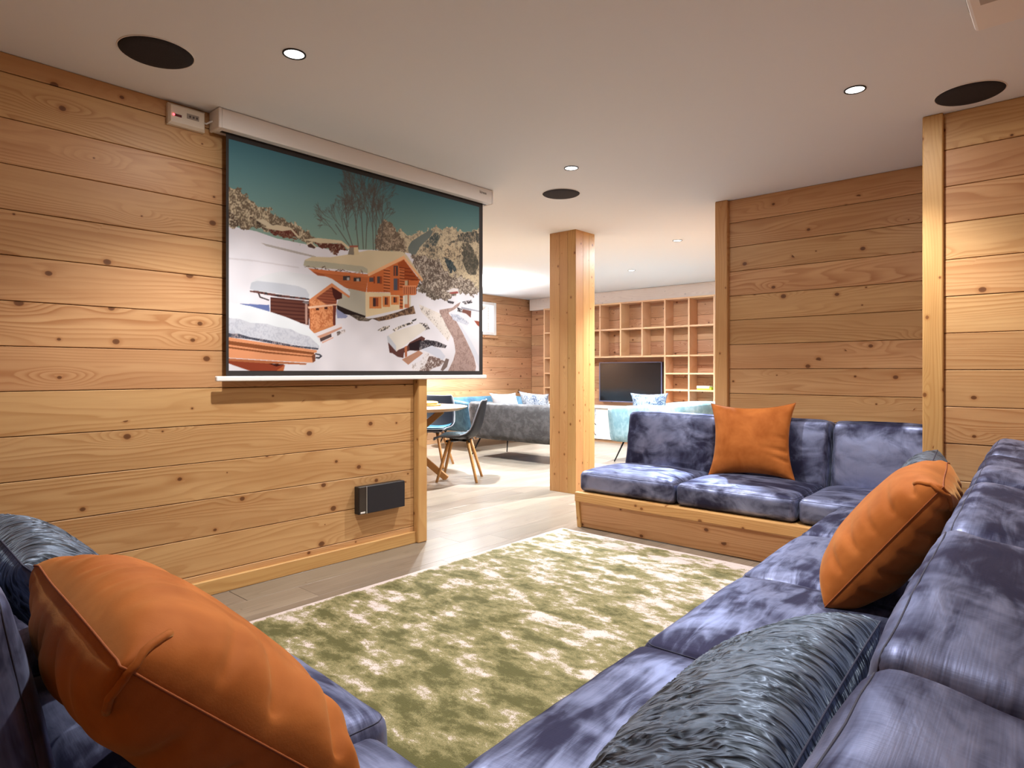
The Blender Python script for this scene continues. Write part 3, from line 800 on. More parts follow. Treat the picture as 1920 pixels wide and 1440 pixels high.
  ('speck',(72,74,88),(150,140,146),0.3,[(-0.008,0.189),(0.057,0.187),(0.113,0.173),(0.2,0.163),(0.352,0.14),(0.504,0.128),(0.501,0.119),(0.321,0.131),(0.113,0.162),(-0.008,0.17)]),
  ('flat',(220,150,108),0,1.0,[(-0.008,0.17),(0.2,0.146),(0.494,0.116),(0.491,0.104),(0.478,0.1),(0.468,0.047),(0.384,0.049),(-0.007,0.067)]),
  ('flat',(134,78,46),0,1.0,[(-0.008,0.152),(0.114,0.14),(0.474,0.103),(0.474,0.091),(0.2,0.11),(-0.008,0.133)]),
  ('flat',(134,78,46),0,1.0,[(-0.008,0.123),(0.2,0.102),(0.471,0.082),(0.471,0.076),(0.2,0.093),(-0.008,0.115)]),
  ('flat',(120,70,48),0,1.0,[(0.461,0.085),(0.484,0.097),(0.484,0.056),(0.468,0.047)]),
  ('flat',(170,102,66),0,1.0,[(-0.007,0.064),(0.2,0.054),(0.432,0.043),(0.426,0.035),(0.2,0.04),(-0.007,0.051)]),
  ('flat',(138,62,40),0,1.0,[(-0.007,0.051),(0.2,0.04),(0.29,0.036),(0.303,0.03),(0.284,-0.01),(0.143,-0.01),(-0.007,0.04)]),
  ('flat',(176,100,62),0,1.0,[(0.26,0.007),(0.303,0.033),(0.291,-0.01),(0.254,-0.01)]),
  ('flat',(56,20,16),0,1.0,[(0.209,0.04),(0.297,0.036),(0.254,0.024)]),
  ('flat',(66,66,76),0,1.0,[(0.484,0.1),(0.514,0.095),(0.528,0.084),(0.508,0.068),(0.484,0.071),(0.488,0.08),(0.508,0.08),(0.514,0.086),(0.484,0.092)]),
  ('flat',(220,224,232),0,1.0,[(1.566,0.487),(1.776,0.49),(1.808,0.493),(1.808,0.425),(1.677,0.434),(1.591,0.442)]),
  ('flat',(150,154,166),0,1.0,[(1.596,0.442),(1.808,0.425),(1.808,0.417),(1.606,0.428)]),
  ('flat',(120,80,72),0,1.0,[(1.596,0.428),(1.697,0.42),(1.692,0.372),(1.646,0.398),(1.606,0.403)]),
  ('flat',(214,220,230),0,1.0,[(1.697,0.409),(1.808,0.402),(1.808,0.357),(1.697,0.357)]),
  ('flat',(140,76,60),0,1.0,[(1.723,0.355),(1.797,0.352),(1.797,0.303),(1.755,0.324)]),
  ('speck',(190,186,190),(60,56,60),0.5,[(1.606,0.476),(1.697,0.498),(1.708,0.477),(1.636,0.46)]),
  ('flat',(80,76,80),0,1.0,[(1.468,0.475),(1.536,0.47),(1.526,0.455),(1.478,0.458)]),
  ('speck',(190,186,190),(50,46,50),0.6,[(1.561,0.436),(1.616,0.425),(1.606,0.403),(1.566,0.407)]),
  ('speck',(172,148,142),(150,126,120),0.4,[(1.596,0.475),(1.551,0.453),(1.517,0.429),(1.402,0.406),(1.402,0.388),(1.421,0.365),(1.468,0.297),(1.526,0.221),(1.541,0.167),(1.546,0.131),(1.527,0.077),(1.469,-0.013),(1.734,-0.013),(1.744,0.032),(1.723,0.099),(1.677,0.172),(1.616,0.261),(1.556,0.338),(1.492,0.38),(1.483,0.394),(1.536,0.419),(1.576,0.444)]),
  ('speck',(196,200,214),(160,166,184),0.4,[(1.497,0.388),(1.576,0.386),(1.677,0.334),(1.656,0.318),(1.526,0.347)]),
  ('flat',(204,208,220),0,1.0,[(1.556,0.341),(1.616,0.265),(1.677,0.179),(1.739,0.077),(1.771,0.025),(1.771,0.107),(1.697,0.209),(1.606,0.308)]),
  ('flat',(218,212,204),0,1.0,[(0.973,0.214),(1.034,0.246),(1.238,0.308),(1.287,0.273),(1.055,0.128),(1.042,0.118),(0.981,0.172)]),
  ('flat',(190,194,204),0,1.0,[(0.973,0.214),(0.985,0.218),(1.042,0.158),(1.046,0.118),(0.981,0.172)]),
  ('flat',(92,58,54),0,1.0,[(0.981,0.178),(1.046,0.121),(1.059,0.132),(1.109,0.15),(1.126,0.154),(1.151,0.182),(1.247,0.226),(1.278,0.214),(1.247,0.141),(1.221,0.13),(1.151,0.131),(1.105,0.116),(1.1,0.083),(1.055,0.089),(1.014,0.111),(0.993,0.113)]),
  ('flat',(40,28,32),0,1.0,[(1.143,0.171),(1.247,0.206),(1.238,0.137),(1.151,0.131)]),
  ('flat',(170,104,74),0,1.0,[(1.109,0.153),(1.13,0.161),(1.13,0.093),(1.113,0.086)]),
  ('speck',(124,118,122),(48,44,50),0.5,[(1.229,0.191),(1.292,0.204),(1.383,0.197),(1.468,0.172),(1.454,0.154),(1.36,0.161),(1.27,0.141),(1.23,0.137)]),
  ('flat',(198,202,216),0,1.0,[(1.247,0.141),(1.337,0.168),(1.407,0.145),(1.454,0.1),(1.43,0.072),(1.315,0.118)]),
  ('flat',(176,132,110),0,1.0,[(1.088,0.073),(1.225,0.133),(1.261,0.117),(1.23,0.096),(1.186,0.071),(1.139,0.04)]),
  ('speck',(118,98,92),(214,206,206),0.3,[(1.217,0.007),(1.265,0.041),(1.292,0.097),(1.347,0.098),(1.402,0.085),(1.449,0.065),(1.412,0.036),(1.347,0.021),(1.301,-0.007),(1.217,-0.007)]),
  ('flat',(120,104,100),0,1.0,[(1.459,0.086),(1.488,0.08),(1.469,0.029),(1.431,0.001),(1.412,0.008)]),
  ('speck',(222,218,222),(170,160,158),0.2,[(1.16,0.04),(1.247,0.069),(1.278,0.124),(1.319,0.111),(1.279,0.041),(1.221,-0.004),(1.177,-0.004)]),
]


def srgb_lin(a):
    return np.where(a <= 0.04045, a / 12.92, ((a + 0.055) / 1.055) ** 2.4)

def vnoise(h, w_, cell, seed):
    rs = np.random.RandomState(seed)
    gh, gw = int(h / cell) + 3, int(w_ / cell) + 3
    g = rs.rand(gh, gw)
    yy = np.arange(h) / cell; xx = np.arange(w_) / cell
    y0 = yy.astype(int); x0 = xx.astype(int)
    fy = (yy - y0)[:, None]; fx = (xx - x0)[None, :]
    fy = fy * fy * (3 - 2 * fy); fx = fx * fx * (3 - 2 * fx)
    a = g[y0][:, x0]; b = g[y0][:, x0 + 1]; c_ = g[y0 + 1][:, x0]; d = g[y0 + 1][:, x0 + 1]
    return (a * (1 - fx) + b * fx) * (1 - fy) + (c_ * (1 - fx) + d * fx) * fy

def paint_picture():
    PW, PH = 1.776, 1.16
    nx, ny = 580, 380
    S = 2
    w_, h = nx * S, ny * S
    X = (np.arange(w_) + 0.5) / w_ * PW
    Y = (np.arange(h) + 0.5) / h * PH
    img = np.zeros((h, w_, 3))
    ty = np.clip((Y - 0.62) / 0.54, 0, 1)[:, None, None]
    tx_ = (X / PW)[None, :, None]
    low = np.array([140, 164, 148]); top = np.array([74, 120, 134])
    img[:] = low * (1 - ty) + top * ty + tx_ * np.array([10, 2, -6])
    n1 = vnoise(h, w_, 4.2, 1); n2 = vnoise(h, w_, 13.0, 2); n3 = vnoise(h, w_ * 2, 5.0, 3)[:, ::2]; n4 = vnoise(h, w_, 60, 4)
    sp = n1 * 0.34 + n2 * 0.30 + n3 * 0.36
    jx = (vnoise(h, w_, 16.0, 8) - 0.5) * 0.030 + (vnoise(h, w_, 5.0, 9) - 0.5) * 0.014
    jy = (vnoise(h, w_, 16.0, 10) - 0.5) * 0.030 + (vnoise(h, w_, 5.0, 11) - 0.5) * 0.014
    lo_, hi_ = np.percentile(sp, 3), np.percentile(sp, 97)
    sp = np.clip((sp - lo_) / (hi_ - lo_), 0, 1)
    def mask(pts, rough=False):
        xs = [p[0] for p in pts]; ys = [p[1] for p in pts]
        ex_ = 14 if rough else 1
        i0 = max(0, int(min(xs) / PW * w_) - ex_); i1 = min(w_, int(max(xs) / PW * w_) + ex_ + 1)
        j0 = max(0, int(min(ys) / PH * h) - ex_); j1 = min(h, int(max(ys) / PH * h) + ex_ + 1)
        if i1 <= i0 or j1 <= j0: return None
        gx = X[i0:i1][None, :]; gy = Y[j0:j1][:, None]
        if rough:
            gx = gx + jx[j0:j1, i0:i1]; gy = gy + jy[j0:j1, i0:i1]
        ins = np.zeros((j1 - j0, i1 - i0), bool)
        n = len(pts)
        for k in range(n):
            (xa, ya), (xb, yb) = pts[k], pts[(k + 1) % n]
            if ya == yb: continue
            c_ = ((ya > gy) != (yb > gy)) & (gx < (xb - xa) * (gy - ya) / (yb - ya) + xa)
            ins ^= c_
        return ins, slice(j0, j1), slice(i0, i1)
    def branches(img):
        rs = random.Random(3)
        segs = []
        def grow(x, y, a, ln, wd, dep):
            x2 = x + math.cos(a) * ln; y2 = y + math.sin(a) * ln
            segs.append((x, y, x2, y2, wd))
            if dep == 0: return
            k = 3 if dep > 1 else 2
            for i in range(k):
                grow(x + (x2 - x) * rs.uniform(0.35, 1), y + (y2 - y) * rs.uniform(0.35, 1) if False else y + (y2 - y) * rs.uniform(0.4, 1), a + rs.uniform(-0.55, 0.55), ln * rs.uniform(0.5, 0.75), wd * 0.6, dep - 1)
        for (xa, ya), (xb, yb) in (((0.726, 0.73), (0.65, 0.922)), ((0.704, 0.73), (0.587, 0.865)), ((0.767, 0.72), (0.737, 0.97)), ((0.801, 0.725), (0.781, 1.019)),
                                   ((0.873, 0.729), (0.861, 1.06)), ((0.889, 0.732), (0.896, 1.02)), ((0.92, 0.736), (0.959, 0.964)), ((0.819, 0.728), (0.834, 1.05))):
            a = math.atan2(yb - ya, xb - xa); ln = math.hypot(xb - xa, yb - ya)
            grow(xa, ya, a, ln * 0.78, 0.0066, 5)
        for (xa, ya, xb, yb, wd) in segs:
            i0 = max(0, int((min(xa, xb) - 0.01) / PW * w_)); i1 = min(w_, int((max(xa, xb) + 0.01) / PW * w_) + 1)
            j0 = max(0, int((min(ya, yb) - 0.01) / PH * h)); j1 = min(h, int((max(ya, yb) + 0.01) / PH * h) + 1)
            if i1 <= i0 or j1 <= j0: continue
            gx = X[i0:i1][None, :]; gy = Y[j0:j1][:, None]
            dx, dy = xb - xa, yb - ya
            q = np.clip(((gx - xa) * dx + (gy - ya) * dy) / (dx * dx + dy * dy + 1e-9), 0, 1)
            d = np.hypot(gx - xa - q * dx, gy - ya - q * dy)
            al = np.clip((max(wd, 0.0016) / 2 - d) / 0.0012 + 0.5, 0, 1)[:, :, None] * 0.75
            reg = img[j0:j1, i0:i1]
            reg[:] = reg * (1 - al) + np.array([92, 84, 78]) * al
    drew = False
    for li, (mode, col, col2, k, pts) in enumerate(ART):
        if not drew and li == 27:
            branches(img); drew = True
        r = mask(pts, mode == 'speck' and li < 32)
        if r is None: continue
        ins, js, is_ = r
        c1 = np.array(col, float)
        reg = img[js, is_]
        pat = np.zeros(reg.shape); pat[:] = c1
        if mode == 'speck':
            f = np.clip((k - sp[js, is_]) / (0.55 if li < 32 else 0.30) + 0.5, 0, 1)[:, :, None]
            pat = pat * (1 - f) + np.array(col2, float) * f
        elif mode == 'hstripe':
            f = (((Y[js] / max(k, 0.008)) % 1.0) < 0.4)[:, None, None] * 0.85
            pat = pat * (1 - f) + np.array(col2, float) * f
        elif mode == 'vstripe':
            f = (((X[is_] / k) % 1.0) < 0.4)[None, :, None] * 0.8
            pat = pat * (1 - f) + np.array(col2, float) * f
        pat = pat * (0.965 + 0.07 * n4[js, is_][:, :, None])
        reg[ins] = pat[ins]
    img = img.reshape(ny, S, nx, S, 3).mean((1, 3))
    img = srgb_lin(np.clip(img / 255.0, 0, 1)) * 0.80
    # flat grid of small cells carrying the picture
    gy_, gx_ = np.meshgrid(np.linspace(0, PH, ny), np.linspace(0, PW, nx), indexing='ij')
    vs_ = np.zeros((ny * nx, 3)); vs_[:, 1] = gx_.ravel(); vs_[:, 2] = gy_.ravel()
    idx = np.arange(ny * nx).reshape(ny, nx)
    q = np.stack([idx[:-1, :-1], idx[:-1, 1:], idx[1:, 1:], idx[1:, :-1]], -1).reshape(-1, 4)
    me = bpy.data.meshes.new('picture')
    me.vertices.add(len(vs_)); me.vertices.foreach_set('co', vs_.ravel())
    me.loops.add(q.size); me.loops.foreach_set('vertex_index', q.ravel())
    me.polygons.add(len(q)); me.polygons.foreach_set('loop_start', np.arange(len(q)) * 4); me.polygons.foreach_set('loop_total', np.full(len(q), 4))
    me.update(calc_edges=True)
    at = me.color_attributes.new('picture', 'FLOAT_COLOR', 'POINT')
    rgba = np.ones((ny * nx, 4)); rgba[:, :3] = img.reshape(-1, 3)
    at.data.foreach_set('color', rgba.ravel())
    me.materials.append(M['picture'])
    return me
pic = link('picture', paint_picture(), scr, (0.0012, py0, pz0))
pic['label'] = 'projected photograph of snow-covered wooden chalets below mountains'

# relay box and its cable
t = thing('relay_box', 'small cream plastic control box with red light high on the screen wall', 'control box', (WX, 1.25, 2.335))
bm = bmesh.new()
prof = [(0, -0.085, -0.05), (0, 0.085, -0.05), (0, 0.085, 0.05), (0, -0.085, 0.05)]
lo_ = [bm.verts.new(p) for p in prof]
mi_ = [bm.verts.new((0.022, p[1], p[2])) for p in prof]
hi_ = [bm.verts.new((0.036, p[1] * 0.9, p[2] * 0.78)) for p in prof]
for a, b in ((lo_, mi_), (mi_, hi_)):
    for k in range(4): bm.faces.new((a[k], a[(k + 1) % 4], b[(k + 1) % 4], b[k]))
bm.faces.new(hi_); bm.faces.new(lo_[::-1])
link('case', bm_mesh('case', bm, M['whiteplastic']), t)
box('button_strip', (0.0355, -0.005, -0.008), (0.0375, 0.052, 0.017), plain('grey_buttons', (0.32, 0.28, 0.24), 0.5), t, 0.0008)
bs = plain('dark_button', (0.08, 0.06, 0.06), 0.5)
for k in range(3): box('button', (0.037, 0.006 + k * 0.016, -0.001), (0.0392, 0.014 + k * 0.016, 0.009), bs, t, 0.0008)
box('ir_lens', (0.0355, -0.062, -0.012), (0.0378, -0.028, 0.0), M['redlens'], t, 0.001)
link('led', lathe_mesh('led', [(0.0, 0.004), (0.003, 0.0035), (0.0052, 0.0)], M['led'], 12), t, (0.0375, -0.064, -0.006), (0, PI / 2, 0))
tag(tube('cable', [(WX + 0.018, 1.333, 2.335), (WX + 0.022, 1.343, 2.332), (WX + 0.034, 1.353, 2.340), (WX + 0.044, 1.365, 2.346)], 0.0045, M['white'], None, 8),
    'short white power cable between control box and screen housing', 'cable')

# wall speaker
t = thing('wall_speaker', 'flat black loudspeaker low on the larch screen wall', 'speaker', (WX, 2.385, 0.342))
box('case', (0.001, -0.17, -0.082), (0.048, 0.17, 0.082), M['black'], t, 0.003)
box('side_panel', (0.0482, -0.168, -0.08), (0.051, -0.118, 0.08), plain('dark_glossy_panel', (0.03, 0.02, 0.016), 0.2), t, 0.0008)
box('grille', (0.0482, -0.114, -0.08), (0.056, 0.168, 0.08), M['grille'], t, 0.002)
box('divider', (0.0482, -0.118, -0.08), (0.0525, -0.114, 0.08), M['greymetal'], t)
bd = box('badge', (0.0508, -0.16, -0.076), (0.0515, -0.128, -0.066), M['white'], t)
bd['label'] = 'tiny white maker badge'

# ---------------------------------------------------------------- rug
RX0, RX1, RY0, RY1 = -2.755, -0.955, 0.93, 3.61
bm = bmesh.new()
nx, ny = 60, 90
hx, hy = (RX1 - RX0) / 2, (RY1 - RY0) / 2
grid = []
for j in range(ny + 1):
    row = []
    for i in range(nx + 1):
        x = -hx + 2 * hx * i / nx; y = -hy + 2 * hy * j / ny
        e = min(hx - abs(x), hy - abs(y))
        z = 0.013 * min(1.0, (e / 0.012 + 0.15)) + 0.0015 * noise.noise(Vector((x * 9, y * 9, 0)))
        row.append(bm.verts.new((x, y, max(z, 0.001))))
    grid.append(row)
for j in range(ny):
    for i in range(nx):
        bm.faces.new((grid[j][i], grid[j][i + 1], grid[j + 1][i + 1], grid[j + 1][i]))
bot = [bm.verts.new((sx * hx, sy * hy, 0.0005)) for sx, sy in ((-1, -1), (1, -1), (1, 1), (-1, 1))]
bm.faces.new(bot[::-1])
rug = link('rug', bm_mesh('rug', bm, M['rug'], True), None, ((RX0 + RX1) / 2, (RY0 + RY1) / 2, 0))
tag(rug, 'large distressed olive green and cream rug between the benches', 'rug')

# ---------------------------------------------------------------- upholstery
def ticks(half, r, n):
    a = [-half, -half + r * 0.3, -half + r * 0.65, -half + r]
    inner = [(-half + r) + (2 * half - 2 * r) * k / n for k in range(1, n)]
    return a + inner + [-q for q in a[::-1]]

def cushion_mesh(name, L, D, H, mat, r=0.045, crown=(0.0, 0.012, 0.025), wr=0.004, seed=0, n=22, pucker=0.0):
    """upholstered block, bottom centre at the origin; crown = how far the X, Y and Z faces belly out"""
    hx, hy, hz = L / 2, D / 2, H / 2
    r = min(r, hx * 0.9, hy * 0.9, hz * 0.9)
    k = 1.0
    tx_, ty_, tz_ = ticks(hx, r, n), ticks(hy, r, max(6, int(n * 0.8))), ticks(hz, r, max(4, int(n * 0.35 if H < D else n * 0.7)))
    ids = {}
    verts, faces = [], []
    sd = Vector((seed * 7.3, seed * 3.1, seed * 1.7))
    def vert(i, j, l):
        key = (i, j, l)
        if key in ids: return ids[key]
        p = Vector((tx_[i], ty_[j], tz_[l]))
        c = Vector((max(-hx + r, min(hx - r, p.x)), max(-hy + r, min(hy - r, p.y)), max(-hz + r, min(hz - r, p.z))))
        d = p - c
        nrm = d.normalized() if d.length > 1e-6 else Vector((0, 0, 1))
        p2 = c + nrm * r
        u, v, w_ = p.x / hx, p.y / hy, p.z / hz
        fx = (1 - v * v) * (1 - w_ * w_); fy = (1 - u ** 4) * (1 - w_ * w_); fz = (1 - u ** 4) * (1 - v ** 4)
        p2.x += nrm.x * crown[0] * fx
        p2.y += nrm.y * crown[1] * fy
        if nrm.z > 0: p2.z += nrm.z * crown[2] * fz
        q = p2 + sd
        wv = noise.noise(q * 5.0) * 0.7 + noise.noise(Vector((q.x * 14, q.y * 9, q.z * 14))) * 0.4
        if pucker:
            # creases running in from the short ends
            e = math.exp(-(1 - abs(u)) * L / 2 / 0.10)
            wv += pucker * e * math.sin(q.y * 46 + q.z * 40 + 2 * noise.noise(q * 6)) 
        p2 += nrm * wr * wv
        p2.z += hz
        ids[key] = len(verts); verts.append(p2)
        return ids[key]
    I, J, K = len(tx_) - 1, len(ty_) - 1, len(tz_) - 1
    for i in range(I):
        for j in range(J):
            faces.append((vert(i, j, 0), vert(i, j + 1, 0), vert(i + 1, j + 1, 0), vert(i + 1, j, 0)))
            faces.append((vert(i, j, K), vert(i + 1, j, K), vert(i + 1, j + 1, K), vert(i, j + 1, K)))
    for i in range(I):
        for l in range(K):
            faces.append((vert(i, 0, l), vert(i + 1, 0, l), vert(i + 1, 0, l + 1), vert(i, 0, l + 1)))
            faces.append((vert(i, J, l), vert(i, J, l + 1), vert(i + 1, J, l + 1), vert(i + 1, J, l)))
    for j in range(J):
        for l in range(K):
            faces.append((vert(0, j, l), vert(0, j, l + 1), vert(0, j + 1, l + 1), vert(0, j + 1, l)))
            faces.append((vert(I, j, l), vert(I, j + 1, l), vert(I, j + 1, l + 1), vert(I, j, l + 1)))
    return mesh_py(name, verts, faces, mat, True)

def loop_pts(hx, hy, rc, z, n=5):
    out = []
    for cx, cy, a0 in ((hx - rc, hy - rc, 0), (-hx + rc, hy - rc, 90), (-hx + rc, -hy + rc, 180), (hx - rc, -hy + rc, 270)):
        for k in range(n + 1):
            a = R(a0 + 90 * k / n)
            out.append((cx + rc * math.cos(a), cy + rc * math.sin(a), z))
    # add points along the straight runs so that the tube can follow the cloth
    res = []
    for i, p in enumerate(out):
        q = out[(i + 1) % len(out)]
        res.append(p)
        d = math.dist(p, q)
        m = int(d / 0.06)
        for k in range(1, m):
            res.append(tuple(p[j] + (q[j] - p[j]) * k / m for j in range(3)))
    return res

def snap_seam(pts, me, off=0.0):
    from mathutils.bvhtree import BVHTree
    bv = BVHTree.FromPolygons([v.co for v in me.vertices], [p.vertices for p in me.polygons])
    out = []
    for p in pts:
        h = bv.find_nearest(Vector(p))
        out.append(h[0] + h[1] * off if h and h[0] is not None else Vector(p))
    return out

def frame(origin, along_deg):
    """a matrix whose X runs along a bench and whose Y runs towards its back"""
    return Matrix.Translation(origin) @ Matrix.Rotation(R(along_deg), 4, 'Z')

SEAT_Z = 0.257
SEAT_H = 0.142
def seat_cushion(fr, s0, s1, label, group, depth=0.62, seed=0):
    L_ = s1 - s0 - 0.010
    me = cushion_mesh('seat_cushion', L_, depth, SEAT_H, M['navy'], 0.035, (0.004, 0.008, 0.032), 0.006, seed, 26)
    t = thing('seat_cushion', label, 'cushion', group=group)
    t.matrix_world = fr @ Matrix.Translation(((s0 + s1) / 2, depth / 2, SEAT_Z))
    link('cover', me, t)
    pts = snap_seam(loop_pts(L_ / 2 - 0.008, depth / 2 - 0.008, 0.03, SEAT_H - 0.010), me, 0.0002)
    tube('seam', pts, 0.0014, M['seamdark'], t, 6, True)
    return t

def back_cushion(fr, s0, s1, label, group, front=0.585, lean=10, H=0.53, thick=0.20, seed=0, z=SEAT_Z + 0.05, mat=None, length_trim=0.014, wr=0.006, pucker=0.35):
    L_ = s1 - s0 - length_trim
    me = cushion_mesh('back_cushion', L_, thick, H, mat or M['navy'], 0.035, (0.004, 0.022, 0.010), wr, seed, 26, pucker)
    t = thing('back_cushion', label, 'cushion', group=group)
    t.matrix_world = fr @ Matrix.Translation(((s0 + s1) / 2, front, z)) @ Matrix.Rotation(R(-lean), 4, 'X') @ Matrix.Translation((0, thick / 2, 0))
    link('cover', me, t)
    # seam round the front edge
    lp = loop_pts(L_ / 2 - 0.010, H / 2 - 0.010, 0.03, 0)
    pts = [(p[0], -thick / 2 + 0.012, p[1] + H / 2) for p in lp]
    tube('seam', snap_seam(pts, me, 0.0002), 0.0014, M['seamdark'], t, 6, True)
    return t

def bench_base(name, label, fr, s0, s1, depth, end_trim=True):
    """box bench: deck, leaning front panel, rail with a lip, end post"""
    t = thing(name, label, 'bench')
    t.matrix_world = fr
    box('deck', (s0 + 0.02, 0.03, 0.205), (s1 - 0.02, depth, 0.254), M['trim'], t, 0.002)
    o = link('front_panel', box_mesh(s1 - s0 - 0.05, 0.018, 0.185, M['larch'], 0.002), t, ((s0 + s1) / 2, 0.030, 0.0955), (R(7), 0, 0))
    box('top_rail', (s0, -0.018, 0.188), (s1, 0.024, 0.255), M['trim'], t, 0.006, 2)
    for s in (s0 + 0.015, s1 - 0.015):
        p = link('end_post', box_mesh(0.20, 0.05, 0.03, M['trim'], 0.003), t, (s, 0.026, 0.1), (0, PI / 2, 0))
        p.rotation_euler = (Matrix.Rotation(R(7), 3, 'X') @ Matrix.Rotation(PI / 2, 3, 'Y')).to_euler()
        box('side_panel', (s - 0.012, 0.05, 0.001), (s + 0.012, depth, 0.205), M['larch'], t, 0.002, 1, 'y')
    return t

# far bench in the niche: X runs to the right, its back towards the wall
far = Matrix.Translation((-2.70, 3.705, 0))
bench_base('bench_base', 'larch box bench in the wall niche, free end at the pillar', far, 0.0, 2.085, 0.93)
fs = [0.0, 0.755, 1.50, 2.085]
who = ['at the free end beside the pillar', 'in the middle under the orange pillow', 'in the niche corner by the wall post']
for k in range(3):
    seat_cushion(far, fs[k] + 0.006, fs[k + 1], 'navy velvet seat cushion of the niche bench, ' + who[k], 'seat cushions', 0.58, k + 1).location.y += 0.02
    back_cushion(far, fs[k] + 0.006, fs[k + 1], 'navy velvet back cushion of the niche bench, ' + who[k], 'back cushions', 0.61, 9, 0.50, 0.20, k + 11)

# long bench on the right: X runs from the far end towards us
LONG_A = 2.4
o_near = Vector((-0.845, 0.76, 0))
dir_far = Vector((-math.sin(R(LONG_A)), math.cos(R(LONG_A)), 0))
o_far = o_near + dir_far * 2.915
long_ = frame(o_far, -90 + LONG_A)
# in this frame X points back towards us and Y points to the wall behind
bench_base('bench_base', 'long larch box bench along the side wall', long_, 0.0, 3.62, 0.93)
ss = [0.0, 0.735, 1.462, 2.190, 2.915]
who = ['next to the niche bench', 'under the big orange pillow', 'between orange and ruched pillow', 'under the ruched slate pillow']
for k in range(4):
    seat_cushion(long_, ss[k], ss[k + 1], 'blue velvet seat cushion of the long bench, ' + who[k], 'seat cushions', 0.575, k + 21)
bs_ = [-0.04, 0.735, 1.462, 2.190, 2.915, 3.55]
who = ['at the niche end', 'behind the orange pillow', 'second after the orange pillow', 'behind the ruched slate pillow', 'in the corner of the two near benches']
for k in range(5):
    back_cushion(long_, bs_[k], bs_[k + 1], 'blue velvet back cushion of the long bench, ' + who[k], 'back cushions', 0.582, 10, 0.51, 0.27, k + 31)

# near bench: X runs from its free end on the left towards the corner
NEAR_A = -2.6
n_dir = Vector((math.cos(R(NEAR_A)), math.sin(R(NEAR_A)), 0))
n_corner = Vector((-1.066, 0.825, 0))
n_left = n_corner - n_dir * 1.565
# X must run so that Y points backwards (to -y): turn by 180 degrees and start at the corner
near = frame(n_corner, 180 + NEAR_A)
bench_base('bench_base', 'larch box bench facing the projector screen', near, 0.0, 1.565, 0.93)
ns = [0.0, 0.755, 1.565]
who = ['beside the corner, under the orange pillow', 'at the free end by the screen wall']
for k in range(2):
    seat_cushion(near, ns[k], ns[k + 1], 'blue velvet seat cushion of the near bench, ' + who[k], 'seat cushions', 0.538, k + 41)
    back_cushion(near, ns[k], ns[k + 1], 'blue velvet back cushion of the near bench, ' + who[k], 'back cushions', 0.545, 10, 0.51, 0.24, k + 51, wr=0.003, pucker=0.0)
# corner seat
cf = frame(Vector((-0.665, 0.748, 0)), 180 + NEAR_A)
seat_cushion(cf, -0.40, 0.395, 'blue velvet corner seat cushion joining the two near benches', 'seat cushions', 0.60, 61)

